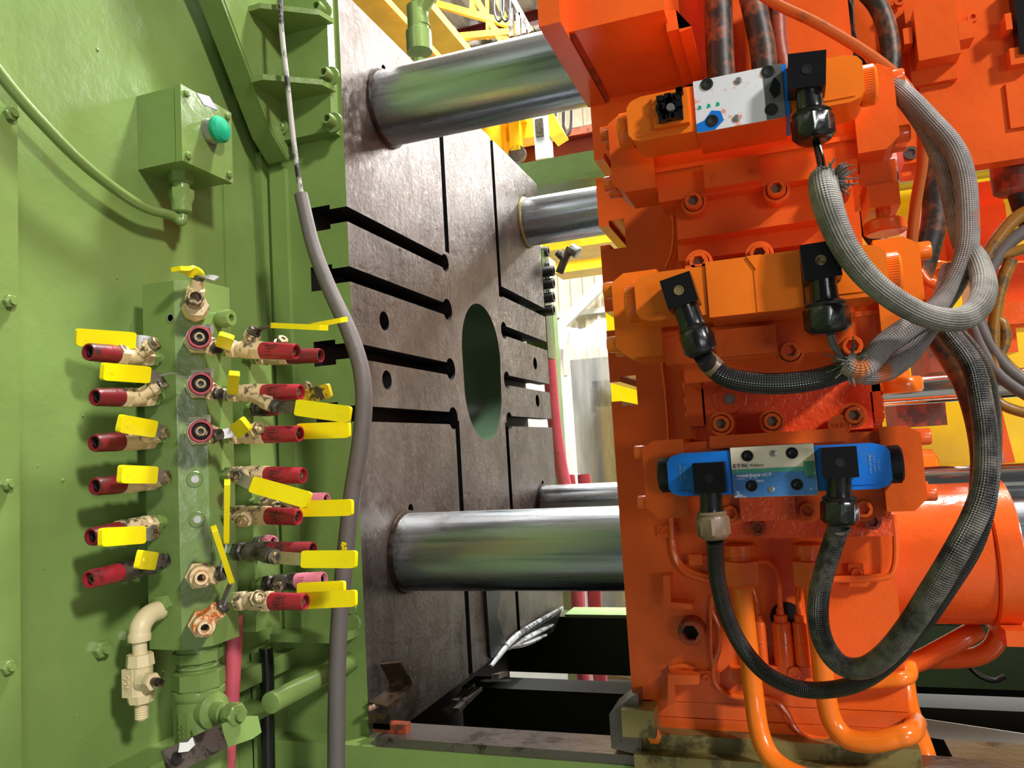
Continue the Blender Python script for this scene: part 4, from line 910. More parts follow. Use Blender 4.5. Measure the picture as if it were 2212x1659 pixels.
# upper bracket box
ub = thing('bracket_box', 'orange welded box bracket jutting out at the top left of the orange platen', 'bracket', (-.13, .9, 1.903))
zb2 = PF(1315, 220).z
xa, xb = PF(1288, 205).x, PF(1480, 165).x
yn2 = pZ(1215, 42, zb2).y
bm = NB(); bx(bm, xa+.006, xb, yn2+.035, 1.0, zb2+.004, 2.2, .003); part('box_body', bm, ORANGE, ub)
bm = NB(); bx(bm, xa-.012, xa+.012, yn2, 1.0, zb2-.002, 2.2, .004); part('edge_flange', bm, ORANGE, ub)
bm = NB(); tube(bm, [V((xa+.014, yn2+.04, zb2+.003)), V((xa+.015, .93, zb2+.003)), V((xa+.014, .998, zb2+.003))], .004, 8); part('weld_bead', bm, RUSTOR, ub)
xc_ = PF(1525, 170).x
bm = NB(); yq = pZ(1455, 60, zb2-.006).y
zz1 = pY(1480, 60, yq+.01).z
bm = NB(); prism(bm, [(xb-.002, zb2-.006), (xc_-.001, zb2-.006), (xc_-.001, zz1-.004), (xc_-.014, zz1-.006), (xc_-.016, zz1+.02), (xb-.002, zz1+.022)], 'y', yq+.005, .985, .003); part('end_block', bm, ORANGE, ub)
bm = NB(); bx(bm, xc_-.001, xc_+.016, .975, 1.0, zb2-.02, 2.2, .003); part('side_web', bm, ORANGE, ub)

# ================================================================ directional valves
XV = -.0178
def lumpy(bm, x0, x1, y0, y1, z0, z1, b): bx(bm, x0, x1, y0, y1, z0, z1, b, 3)
def make_valve(label, zc, yf, style):
    t = thing('directional_valve', label, 'valve', (XV, 1.0, zc-.07), 'pilot operated valves on the orange platen')
    def q(x, y, z): return (XV+x, yf+y, zc+z)
    def B(bm, x0, x1, y0, y1, z0, z1, b=.002): bx(bm, XV+x0, XV+x1, yf+y0, yf+y1, zc+z0, zc+z1, b, 2)
    cm = {0: ORANGEB, 1: ORANGEB, 2: BLUE}[style]; km = {0: ORANGEB, 1: ORANGEB, 2: BLACKM}[style]
    # pilot body
    bm = NB(); B(bm, -.0385, .0385, .001, .056, -.0245, .0245, .0012); part('pilot_body', bm, ORANGE if style < 2 else ZINC, t)
    lm = (BONE, ORANGEB, SILVER)[style]
    bm = NB(); B(bm, -.0382, .0382, -.0004, .0014, -.0242, .0242, .0004); lp = part('name_plate', bm, lm, t, ('scraped white name plate', 'orange painted name plate', 'worn aluminium name plate')[style])
    lx = ((-.026, .021), (.027, .021), (-.024, -.017), (.027, -.017)) if style == 0 else ((-.0225, .017), (.0185, .0175), (-.021, -.0145), (.0205, -.0150))
    if style != 1:
        for (x, z) in lx:
            bm = NB(); lathe(bm, q(x, -.0005, z*.92), (0, -1, 0), [(0, .0056), (.0012, .0054), (.0013, .004), (.0008, .0036), (.0008, .0022, 6), (.0006, .002), (.0006, 0)], 24); part('mounting_screw', bm, BLACK if style == 2 else HOLE, t)
        for (x, z) in ((.0015, .0165), (-.003, -.0175)):
            bm = NB(); lathe(bm, q(x, -.0005, z), (0, -1, 0), [(0, .0032), (.0011, .003), (.0014, .002), (.0014, 0)], 18); part('rivet', bm, ZINC, t)
    if style == 2:
        bm = NB(); B(bm, -.0378, .0378, -.0009, -.0003, -.024, -.001, .0001); part('printed_band', bm, LBLUE, lp, 'worn blue printed band')
        bm = NB(); B(bm, -.0378, .0378, -.0010, -.0003, -.001, .003, .0001); part('printed_band', bm, LGREEN, lp, 'thin green printed band')
        bm = NB(); B(bm, .028, .0376, -.0012, -.0003, -.006, .0075, .0001); part('printed_panel', bm, LGREEN, lp, 'green printed panel')
        R1, U1 = (1, 0, 0), (0, 0, 1)
        text('E\u00b7T\u00b7N', .0052, q(-.0366, -.0013, .0062), R1, U1, .0001, DKTXT, t, align='LEFT', bold=.00012)
        text('| Vickers', .0044, q(-.0235, -.0013, .0062), R1, U1, .0001, DKTXT, t, align='LEFT')
        text('MODEL CODE', .0034, q(-.034, -.0014, -.0035), R1, U1, .0001, WHTXT, t, align='LEFT', bold=.00012)
        text('PRESSURE', .0017, q(-.034, -.0014, -.0062), R1, U1, .0001, WHTXT, t, align='LEFT')
        text('MAX', .0032, q(-.016, -.0014, -.009), R1, U1, .0001, WHTXT, t, align='LEFT')
    if style == 0:
        bm = NB(); B(bm, .0225, .0383, -.0009, -.0002, -.0243, .0243, .0001); part('printed_panel', bm, GREYLAB, lp, 'dark grey printed panel')
        bm = NB(); prism(bm, [(XV-.038, zc-.024), (XV-.022, zc-.024), (XV-.014, zc-.017), (XV-.016, zc-.008), (XV-.024, zc-.006), (XV-.031, zc-.014), (XV-.038, zc-.016)], 'y', yf-.0008, yf-.0002); part('blue_print_patch', bm, BLUE, lp)
        for i in range(3):
            bm = NB(); prism(bm, [(XV-.036+i*.008, zc-.003), (XV-.0325+i*.008, zc-.0025), (XV-.0325+i*.008, zc-.0002), (XV-.0345+i*.008, zc+.001)], 'y', yf-.0008, yf-.0002); part('green_print_patch', bm, TEAL, lp)
        bm = NB(); prism(bm, [(XV+.0265, zc+.002), (XV+.03, zc-.006), (XV+.035, zc-.0035), (XV+.036, zc+.006), (XV+.032, zc+.013), (XV+.029, zc+.008)], 'y', yf-.0013, yf-.0003); part('torn_label_patch', bm, BLACK, lp)
        bm = NB(); B(bm, .0386, .0425, .0005, .05, -.0235, .0235, .001); part('seal_frame', bm, BLUE, t)
    if style == 1:
        bm = NB(); prism(bm, [(XV-.004, zc+.0243), (XV+.008, zc+.0243), (XV+.003, zc+.012)], 'y', yf-.0022, yf, .0008); bx(bm, XV+.001, XV+.0035, yf-.0012, yf, zc-.024, zc+.012, .0005); part('label_fold', bm, ORANGEB, lp)
    # coils with tapered outer ends, knurled caps
    for s in (-1, 1):
        xo = .101 if s < 0 else .1035
        bm = NB()
        pr = [(.0387, -.021), (xo-.012, -.021), (xo-.004, -.0185), (xo, -.013), (xo, .013), (xo-.004, .0185), (xo-.014, .0215), (.0387, .0215)]
        prism(bm, [(XV+s*a, zc+b) for a, b in pr], 'y', yf+.002, yf+.05, .0035, 3)
        cl = part('coil', bm, cm, t)
        bm = NB(); B(bm, *(sorted((s*.046, s*(xo-.008)))), .0008, .003, -.0165, -.0155, .0003); part('mould_line', bm, cm, cl)
        k0 = xo-.001
        bm = NB(); prk = [(0, .0165), (.002, .0175), (.011, .0172), (.013, .0155), (.013, .006), (.0135, .006), (.0135, 0)]
        lathe(bm, q(s*k0, .026, 0), (s, 0, 0), prk, 36); kn = part('knurled_cap', bm, km, t)
        for k_ in range(26):
            th = PI+(k_-12.5)*PI/27; bm = NB() if k_ == 0 else bm
            c = V(q(s*(k0+.0065), .026, 0))+V((0, math.cos(th), math.sin(th)))*.0174
            slab(bm, [c-V((.0045, 0, 0)), c+V((.0045, 0, 0))], (0, -math.sin(th), math.cos(th)), .001, .0012)
        part('knurl_ribs', bm, km, kn, kind='stuff')
    if style == 2:
        for x, z, tt in ((.086, .002, 'P/N 507848'), (.0895, .002, '12W  DC1'), (.093, .001, '24V DC')):
            text(tt, .0034, q(x, .0015, z), (0, 0, 1), (-1, 0, 0), .0001, PALEBL, t)
        for x, tt in ((-.088, 'P/N 507848'), (-.084, '24V 30W')):
            text(tt, .0034, q(x, .0015, .002), (0, 0, 1), (-1, 0, 0), .0001, PALEBL, t)
    # main stage
    d0 = (.08, .068, .056)[style]; XS = (-.004, -.003, 0)[style]; ZD = (-.006, -.003, 0)[style]
    X_Z = (XV, zc); 
    bm = NB(); B(bm, -.088, .1, d0, .13, -.052+ZD, .032, .004); B(bm, -.062, .07, d0-.006, d0+.02, .024, .037, .003); part('main_body', bm, ORANGE, t)
    bm = NB(); B(bm, -.036+XS, .017+XS, d0-.018, d0+.02, -.051+ZD, -.026+ZD, .0025); pad = part('port_pad', bm, ORANGER if style == 2 else ORANGE, t)
    bm = NB(); B(bm, -.098, .11, d0-.004, d0+.01, -.028, -.0235, .0015); part('cast_ridge', bm, ORANGE, t)
    for s in (-1, 1):
        xi, xo = (.088, .132) if s < 0 else (.1, .136)
        bm = NB(); pr = [(xi, -.046), (xo-.012, -.046), (xo, -.035), (xo, .028), (xo-.012, .036), (xi, .036)]
        prism(bm, [(XV+s*a, zc+b) for a, b in pr], 'y', yf+d0-.014, yf+.128, .004, 3); ec = part('end_cap', bm, ORANGEB if style == 1 else ORANGE, t)
        for (y, z) in ((d0, .024), (d0, -.030), (.105, .024), (.105, -.03)):
            bm = NB(); hexs = lathe(bm, q(s*(xo-.002), y, z), (s, 0, 0), [(0, .0082), (.011, .0082), (.0125, .0072), (.0125, .004, 6), (.006, .004, 6), (.006, 0)], 24); part('cap_bolt', bm, ORANGEB if style == 1 else ORANGE, ec)
    bolts = (((1497, 432), (1677, 405), (1812, 388)), ((1707, 757), (1842, 746), (1508, 564), (1640, 546)), ((1557, 915), (1668, 910), (1845, 897), (1577, 1110), (1745, 1104), (1866, 1100)))[style]
    for (u, v) in bolts:
        yb0 = yf+d0+(-.006); p = pY(u, v, yb0)
        bm = NB(); lathe(bm, p+V((0, .05, 0)), (0, -1, 0), [(0, .0128), (.042, .0128), (.042, .0098), (.034, .0098)], 24); part('bolt_boss', bm, ORANGE, t)
        bm = NB(); capbolt(bm, p+V((0, .0125, 0)), (0, -1, 0), .0088, .0125, 24); cb = part('socket_bolt', bm, ORANGE, t)
        bm = NB(); lathe(bm, p+V((0, .0066, 0)), (0, -1, 0), [(0, .0047, 6), (.0004, .0047, 6)], 24); part('socket', bm, BROWNG, cb)
    # subplate down to the platen
    yb = 1.0-yf
    if style == 0: sp = (-.078, .068, pY(1600, 546, yf+.125).z-zc, .036)
    elif style == 1: sp = (-.078, .082, -.070, .046)
    else: sp = (-.088, .112, -.079, .052)
    bm = NB(); B(bm, sp[0], sp[1], .125, yb-.0002, sp[2], sp[3], .003); part('subplate', bm, ORANGER if style == 2 else ORANGE, t)
    if style == 0:
        bm = NB(); B(bm, -.074, .07, .1, .13, -.094, -.048, .003); part('lower_step', bm, ORANGE, t)
        text('2', .020, pY(1640, 508, yf+.1248), (1, 0, 0), (0, 0, 1), .0006, ORANGE, t)
    if style < 2:
        text('P' if style else 'R', .009, q(.009+XS, d0-.0183, -.042+ZD), (1, 0, 0), (0, 0, 1), .0006, ORANGE, t); text('Y', .009, q(-.028+XS, d0-.0183, -.042+ZD), (1, 0, 0), (0, 0, 1), .0006, ORANGE, t)
    else:
        text('Y', .010, q(-.0255, d0-.0183, -.04), (1, 0, 0), (0, 0, 1), .0008, ORANGE, t); text('P', .010, q(.0115, d0-.0183, -.04), (1, 0, 0), (0, 0, 1), .0008, ORANGE, t)
        for (x, z) in ((-.024, -.066), (.092, -.062)):
            bm = NB(); capbolt(bm, q(x, .118, z), (0, -1, 0), .0088, .008, 24); part('socket_bolt', bm, RUSTOR, t)
        bm = NB(); lathe(bm, q(.066, d0+.001, .040), (0, -1, 0), [(0, .011), (.004, .0105), (.004, .0085), (.003, .0085), (.003, 0)], 24); part('cast_badge', bm, ORANGE, t)
        text('OHO', .0062, q(.066, d0-.003, .040), (1, 0, 0), (0, 0, 1), .0005, ORANGE, t)
    return t
v1 = make_valve('uppermost orange directional valve with a scraped white and blue name plate', 1.7525, .716, 0)
v2 = make_valve('middle orange directional valve, painted over entirely, name plate included', 1.5785, .688, 1)
v3 = make_valve('lowest directional valve with bright blue coils and black end caps', 1.4168, .80, 2)
# broken terminal block on the left coil of the upper valve
c = pY(1450, 238, .716); bm = NB(); bx(bm, c.x-.016, c.x+.016, .711, .72, c.z-.016, c.z+.016, .002)
tbk = part('terminal_base', bm, ORANGEB, v1)
bm = NB(); random.seed(11)
bx(bm, c.x-.011, c.x+.011, .708, .713, c.z-.013, c.z+.012, .001)
for k_ in range(22): p = V((c.x+random.uniform(-.01, .01), .707, c.z+random.uniform(-.012, .012))); bx(bm, p.x-.003, p.x+.003, .703, .71, p.z-.002, p.z+.003, .0005)
part('broken_terminals', bm, BLACK, tbk)
bm = NB(); lathe(bm, (c.x+.001, .704, c.z-.003), (0, -1, 0), [(0, .004), (.003, .0035), (.003, 0)], 14); part('terminal_screw', bm, ZINC, tbk)
# sandwich block between middle and lower valves
sbk = thing('sandwich_block', 'glossy orange port block between the middle and lower valves with a large plug', 'block', (-.02, 1.0, 1.455))
yb_ = .915
a, b = pY(1488, 822, yb_), pY(1905, 905, yb_)
bm = NB(); bx(bm, pY(1520, 850, yb_).x, pY(1880, 850, yb_).x, yb_, 1.0, 1.452, pY(1700, 800, yb_).z, .004); part('block', bm, ORANGER, sbk)
for s, (u0, u1, v0, v1_) in enumerate(((1478, 1522, 815, 920), (1878, 1908, 800, 912))):
    A, Bq = pY(u0, v0, yb_+.01), pY(u1, v1_, yb_+.01); bm = NB(); bx(bm, A.x, Bq.x, yb_+.005, 1.0, Bq.z, A.z, .004)
    for k_ in range(3):
        z = A.z+(Bq.z-A.z)*(.2+.3*k_); cyl(bm, (A.x-.004 if s == 0 else Bq.x-.004, yb_+.03, z), (A.x+.004 if s == 0 else Bq.x+.004, yb_+.03, z), .008, 16, b=.001)
    part('end_cap', bm, ORANGE, sbk)
p = pY(1576, 862, yb_-.003); bm = NB(); lathe(bm, (p.x, yb_, p.z), (0, -1, 0), [(-.002, .0185), (.0005, .0185), (.001, .0172), (.004, .0168), (.005, .0155), (.005, .006, 6), (.0, .006, 6), (.0, 0)], 32); part('port_plug', bm, ORANGER, sbk)
bm = NB(); lathe(bm, (p.x, yb_-.0002, p.z), (0, -1, 0), [(0, .0058, 6), (.0004, .0058, 6)], 24); part('socket', bm, ZINC, sbk)
for (u, v) in ((1945, 828), (1930, 800)):
    pass
A = pY(1947, 830, .93); bm = NB(); lathe(bm, (A.x, .93, A.z-.009), (0, 0, 1), [(0, .019), (.003, .021), (.013, .021), (.016, .019), (.016, .010), (.024, .009), (.024, 0)], 32); bx(bm, A.x-.035, A.x+.0, .92, .95, A.z-.006, A.z+.012, .002); part('lock_nut', bm, ORANGEB, sbk)
# ================================================================ solenoid plugs and their braided cables
def plug(t, u, v, yf, w_, h_, tiltz, necks, mats=(BLACK, BLACK, BLACK)):
    """square plug head at pixel centre, then neck, gland nut along 'necks' [(u,v,r)...]"""
    c = pY(u, v, yf-.008)
    ca, sa = math.cos(tiltz), math.sin(tiltz)
    bm = NB(); bx(bm, -w_/2, w_/2, -.011, .016, -h_/2, h_/2, .0022, 3)
    M = Matrix.Translation(c) @ Matrix.Rotation(-tiltz, 4, 'Y'); bmesh.ops.transform(bm, matrix=M, verts=bm.verts); hd = part('plug_head', bm, mats[0], t)
    bm = NB(); f = c+V((0, -.0108, 0)); lathe(bm, f, (0, -1, 0), [(0, .0042), (.0008, .0042), (.0008, .0032), (.0003, .003), (.0003, 0)], 20); part('head_screw', bm, BRASS if mats[0] is BLACK and yf < .7 else BLACKM, hd)
    P = [c]+[pY(a, b, yf-.003) for a, b, r in necks]
    d = P[1]-P[0]
    bm = NB(); s0 = P[0]+(P[1]-P[0]).normalized()*(h_*.4)
    d1 = (P[1]-s0); L1 = d1.length
    lathe(bm, s0, d1, [(0, .0105), (L1*.6, .0108), (L1*.9, .0112), (L1, .0118), (L1+.002, .0105)], 24); part('plug_neck', bm, mats[1], t)
    d2 = P[2]-P[1]; L2 = d2.length
    r2 = necks[1][2]
    bm = NB(); lathe(bm, P[1], d2, [(0, r2*.9), (.002, r2), (.004, r2*.94), (.006, r2, 8), (L2*.8, r2, 8), (L2*.94, r2*.85), (L2, r2*.65), (L2, .005)], 24); part('gland_nut', bm, mats[2], t)
    return P[2]
g3 = 'braided solenoid cables'
# lower valve, left plug
t = thing('solenoid_cable', 'black braided cable with plug on the left blue coil and brown stained gland', 'cable', pY(1690, 1500, .86), g3)
e = plug(t, 1534, 1031, .795, .0298, .029, 0, [(1537, 1105, 0), (1544, 1166, .0148)], (BLACK, BLACK, BROWNG))
bm = NB(); tube(bm, [e]+[pY(u, v, y) for u, v, y in ((1545, 1185, .80), (1550, 1250, .82), (1570, 1330, .84), (1605, 1400, .86), (1655, 1455, .87), (1720, 1486, .87), (1790, 1490, .86), (1860, 1472, .84), (1925, 1425, .82), (1990, 1350, .80), (2045, 1270, .78), (2100, 1180, .77), (2128, 1090, .76), (2140, 980, .76), (2138, 880, .77), (2120, 800, .78), (2085, 745, .79), (2040, 700, .80))], .0083, 16); part('braided_sleeve', bm, KBRAID, t)
# lower valve, right plug
t = thing('solenoid_cable', 'worn grey and black braided cable with plug on the right blue coil', 'cable', pY(1840, 1440, .84), g3)
e = plug(t, 1813, 998, .795, .030, .028, 0, [(1813, 1072, 0), (1814, 1136, .0155)])
bm = NB(); tube(bm, [e]+[pY(u, v, y) for u, v, y in ((1808, 1150, .80), (1788, 1210, .81), (1770, 1280, .82), (1768, 1345, .82), (1785, 1400, .82), (1820, 1438, .82), (1868, 1442, .81), (1915, 1412, .79), (1965, 1352, .77), (2012, 1280, .75), (2060, 1200, .74), (2105, 1115, .74), (2128, 1040, .74), (2130, 950, .745), (2118, 860, .755), (2100, 790, .765), (2060, 735, .775), (2030, 700, .785))], [.0098, .0098, .0098, .0098, .0104, .0104, .0100, .0094, .009, .009], 18); part('braided_sleeve', bm, KGBRAID, t)
# middle valve, left plug
t = thing('solenoid_cable', 'short glossy black braided cable looping under the middle orange valve', 'cable', pY(1680, 845, .72), g3)
e = plug(t, 1470, 632, .683, .026, .026, .22, [(1496, 705, 0), (1518, 768, .0128)])
bm = NB(); tube(bm, [e]+[pY(u, v, .70) for u, v in ((1535, 790), (1570, 815), (1630, 827), (1700, 828), (1770, 818), (1830, 798), (1875, 778))], [.0078, .0088, .0092, .0092, .0088, .0085], 16); part('braided_sleeve', bm, KBRAID, t)
bm = NB(); tube(bm, [pY(1522, 775, .70), pY(1532, 785, .70), pY(1550, 800, .70)], [.0088, .0097, .0092], 12); part('frayed_collar', bm, BROWNG, t)
# middle valve, right plug
t = thing('solenoid_cable', 'grey braided cable, frayed end below the right plug of the middle valve', 'cable', pY(1840, 800, .70), g3)
e = plug(t, 1772, 568, .683, .0285, .029, .04, [(1782, 652, 0), (1790, 722, .0165)])
bm = NB(); tube(bm, [e, pY(1800, 750, .69), pY(1822, 775, .69)], .0022, 8); tube(bm, [e+V((.003, 0, 0)), pY(1808, 752, .695), pY(1828, 778, .69)], .0016, 8); part('bare_wires', bm, GREYSL, t)
bm = NB(); tube(bm, [pY(u, v, y) for u, v, y in ((1826, 782, .69), (1862, 795, .69), (1910, 745, .70), (1965, 705, .71), (2020, 668, .725), (2062, 612, .74), (2088, 540, .75), (2090, 460, .76), (2082, 380, .765), (2058, 318, .77), (2010, 262, .78), (1960, 210, .79), (1915, 175, .80))], [.0096, .0096, .0092, .0092, .0092, .0094, .0092, .0090], 18); part('braided_sleeve', bm, GBRAID, t)
def fray(t, c, r, n_, sd_, mat):
    random.seed(sd_); bm = NB()
    for k_ in range(n_):
        d = V((random.gauss(0, 1), random.gauss(0, 1), random.gauss(0, 1))).normalized(); a = c+d*r*random.uniform(.2, .7)
        tube(bm, [a, a+d*r*.5, a+d*r*random.uniform(.7, 1.1)+V((random.uniform(-1, 1), 0, random.uniform(-1, 1)))*r*.3], [.0014, .001, .0006], 5, 3)
    part('frayed_braid', bm, mat, t, kind='stuff')
fray(t, pY(1838, 785, .69), .011, 60, 3, GBRAID2)
# second strand of that cable pair
t = thing('solenoid_cable', 'second grey braided strand curving under the frayed end to the right', 'cable', pY(1890, 810, .72), g3)
bm = NB(); tube(bm, [pY(u, v, y) for u, v, y in ((1832, 792, .70), (1868, 808, .70), (1915, 800, .71), (1962, 765, .72), (2000, 715, .735), (2035, 655, .755), (2055, 580, .77))], .0088, 16); part('braided_sleeve', bm, GBRAID, t)
# upper valve plug
t = thing('solenoid_cable', 'dirty grey braided cable torn off below the upper valve plug, looping right', 'cable', pY(1800, 460, .69), g3)
e = plug(t, 1742, 162, .711, .0305, .0305, -.1, [(1752, 242, 0), (1760, 308, .0165)])
bm = NB(); tube(bm, [e, pY(1768, 345, .70), pY(1777, 392, .69)], .0019, 8); tube(bm, [e+V((.003, 0, 0)), pY(1778, 345, .705), pY(1784, 392, .69)], .0015, 8); part('bare_wires', bm, BLACK, t)
bm = NB(); tube(bm, [pY(u, v, y) for u, v, y in ((1778, 388, .69), (1782, 420, .67), (1800, 480, .66), (1832, 545, .655), (1880, 605, .655), (1945, 655, .66), (2010, 685, .67), (2070, 690, .685), (2112, 665, .70), (2126, 618, .72), (2110, 565, .745), (2080, 520, .765), (2062, 450, .775), (2042, 370, .78), (2008, 290, .785), (1965, 225, .79), (1930, 185, .80))], [.0118, .0118, .0102, .0092, .009, .0095, .0098, .0096, .009, .0086, .0086, .0086], 18); part('braided_sleeve', bm, GBRAID2, t)
fray(t, pY(1796, 390, .685), .012, 70, 8, GBRAID2)
# ================================================================ orange pipes
def pipe(lb, pts, r, m=ORANGEB, nut=None, n=20):
    t = thing('hydraulic_pipe', lb, 'pipe', pts[len(pts)//2], 'orange hydraulic pipes')
    bm = NB(); tube(bm, pts, r, n); part('pipe', bm, m, t)
    if nut:
        (p, d, rn, h) = nut
        bm = NB(); lathe(bm, V(p)-V(d)*h*.5, d, [(0, rn*.8), (.002, rn*.98), (h*.28, rn*.98), (h*.3, rn*.8), (h*.38, rn*.8), (h*.4, rn*1.05, 6), (h*.92, rn*1.05, 6), (h, rn*.9)], 24); part('union_nut', bm, ORANGE, t)
    return t
yp = .955
c1 = PF(1600, 1220, yp); c2 = PF(1748, 1220, yp)
dn = V((0, 0, -1))
pipe('orange pipe, left one below the blue valve, bending away at the bottom', [c1+V((0, 0, .02)), PF(1603, 1270, yp), PF(1612, 1360, yp), PF(1628, 1500, yp), PF(1640, 1580, yp-.01), PF(1662, 1632, yp-.02), PF(1700, 1665, yp-.03), PF(1760, 1690, yp-.04)], .0112, nut=(c1, dn, .0185, .05))
pipe('orange pipe, right one below the blue valve, turning right along the foot', [c2+V((0, 0, .02)), PF(1757, 1265, yp), PF(1772, 1400, yp), PF(1785, 1510, yp), PF(1800, 1562, yp), PF(1830, 1595, yp-.005), PF(1880, 1603, yp-.01), PF(1930, 1594, yp-.01), PF(1968, 1582, yp), V((PF(1985, 1575, 1.0).x, 1.02, PF(1985, 1575, 1.0).z))], .0112, nut=(c2, dn, .0165, .05))
pipe('orange pipe rising behind the right edge of the platen foot', [PF(1950, 1470, 1.12), PF(1960, 1530, 1.1), PF(1980, 1590, 1.07), PF(1996, 1640, 1.05), PF(2002, 1700, 1.04)], .014)
pipe('dull orange pipe slanting up behind the lower right of the platen', [PF(1900, 1450, 1.15), PF(1975, 1432, 1.15), PF(2030, 1405, 1.15), PF(2080, 1378, 1.15), PF(2110, 1360, 1.16)], .0128, ORANGE)
pipe('dull orange pipe bending up to the cylinder flange at lower right', [PF(1985, 1425, 1.17), PF(2060, 1424, 1.17), PF(2110, 1418, 1.17), PF(2145, 1396, 1.17), PF(2160, 1360, 1.17), PF(2164, 1330, 1.17)], .0118, ORANGE)
pipe('short orange pipe crossing the lower right of the platen', [PF(1850, 1476, .985), PF(1900, 1472, .985), PF(1950, 1466, .985), PF(1966, 1458, 1.0), PF(1966, 1440, 1.03)], .008)
# ================================================================ things right of the platen
bo = thing('tie_bar_boss', 'large round orange tie bar boss with flange at right of the platen', 'boss', (.17, 1.14, 1.21))
bm = NB(); lathe(bm, (XR0, 1.14, 1.29), (1, 0, 0), [(0, .086), (.002, .088), (.112, .088), (.116, .084)], 56); part('boss_body', bm, ORANGE, bo)
bm = NB(); lathe(bm, (.214, 1.14, 1.29), (1, 0, 0), [(0, .089), (.002, .092), (.026, .092), (.028, .089), (.028, .0615), (.0, .0615)], 56); part('flange', bm, ORANGE, bo)
bm = NB(); a = PF(2110, 1345, 1.1); bx(bm, .215, .32, 1.06, 1.2, a.z-.018, a.z+.0, .003); part('foot', bm, ORANGE, bo)
rods = (('upper', 1.15, pY(1990, 842, 1.15).z, .0185, 'chrome ejector rod right of the middle valve'), ('lower', 1.15, pY(2150, 1037, 1.15).z, .0208, 'thick chrome ejector rod right of the blue valve'))
for nm, y, z, r, lb in rods:
    bm = NB(); x0 = XR0; cyl(bm, (x0, y, z), (.9, y, z), r, 40); rr = solo('ejector_rod', bm, ROD, lb, 'rod', 'chrome ejector rods')
    bm = NB(); lathe(bm, (x0, y, z), (1, 0, 0), [(0, r+.006), (.018, r+.006), (.02, r+.001)], 36); part('rod_gland', bm, RUSTOR, rr)
# upper right plates
up = thing('control_plate', 'orange back plate at upper right carrying a capped rectangular connector', 'panel', (.24, 1.25, 1.8))
yP = 1.05
def R_(u0, v0, u1, v1, y0, y1, nm, b=.003, m=ORANGE, par=None):
    A, Bq = pY(u0, v0, y0), pY(u1, v1, y0); bm = NB(); bx(bm, A.x, Bq.x, y0, y1, Bq.z, A.z, b); return part(nm, bm, m, par or up)
zbt = pY(2150, 350, yP).z
bm = NB(); bx(bm, pY(1930, 200, yP).x, .6, yP, yP+.025, zbt, 2.5, .004); part('back_plate', bm, ORANGE, up)
R_(1700, -60, 1812, 160, 1.03, 1.075, 'side_block'); 
bm = NB(); A = pY(1796, 100, 1.03); bx(bm, A.x, A.x+.022, 1.015, 1.075, pY(1800, 170, 1.03).z, 2.4, .003); part('side_web', bm, ORANGE, up)
bm = NB(); Bq = pY(1925, 170, 1.06); bx(bm, pY(1812, 60, 1.06).x, Bq.x, 1.06, 1.078, pY(1812, 180, 1.06).z, 2.4, .003); part('infill_plate', bm, ORANGE, up)
# connector
A, Bq = pY(1970, 28, yP-.03), pY(2072, 122, yP-.03)
C0, C1 = pY(1952, 20, yP-.01), pY(2068, 170, yP-.01)
bm = NB(); bx(bm, C0.x, C1.x, yP-.012, yP, C1.z, C0.z, .006); part('connector_base', bm, ORANGE, up)
bm = NB(); bx(bm, A.x, Bq.x, yP-.04, yP-.012, Bq.z, A.z, .006, 3); part('connector_cover', bm, ORANGE, up)
R_(2068, 48, 2105, 80, yP-.04, yP-.012, 'cover_latch', .004, ORANGE)
R_(1950, 62, 1972, 92, yP-.035, yP-.012, 'cover_latch', .004, ORANGE)
for (u, v) in ((2050, 164), (1984, 176), (1942, 5), (2100, 40)):
    p = pY(u, v, yP-.006); bm = NB(); lathe(bm, p, (0, -1, 0), [(0, .0065), (.005, .006), (.005, .003), (.002, .003), (.002, 0)], 18); part('cover_screw', bm, ORANGE, up)
R_(2186, -40, 2240, 108, yP-.02, yP, 'dark_window', .004, BLACK)
R_(2170, 30, 2188, 62, yP-.025, yP, 'window_clip', .004)
R_(2180, 105, 2240, 130, yP-.016, yP, 'window_frame', .006)
R_(1985, 190, 2068, 330, yP-.004, yP, 'cover_plate', .003)
R_(2172, 180, 2240, 268, yP-.004, yP, 'cover_plate', .003)
p = pY(2192, 360, 1.1); t = thing('gland_connector', 'dark orange cable gland with black cable hanging under the upper right plate', 'connector', p)
bm = NB(); lathe(bm, V((p.x, 1.11, pY(2190, 322, 1.1).z)), (0, 0, -1), [(-.03, .024), (0, .024), (.03, .025), (.05, .024), (.054, .018)], 28); part('gland_body', bm, RUSTOR, t)
bm = NB(); tube(bm, [V((p.x+.004, 1.11, p.z-.02)), pY(2205, 430, 1.12), pY(2225, 480, 1.12), pY(2260, 520, 1.12)], .013, 14); part('cable', bm, BLACKM, t)
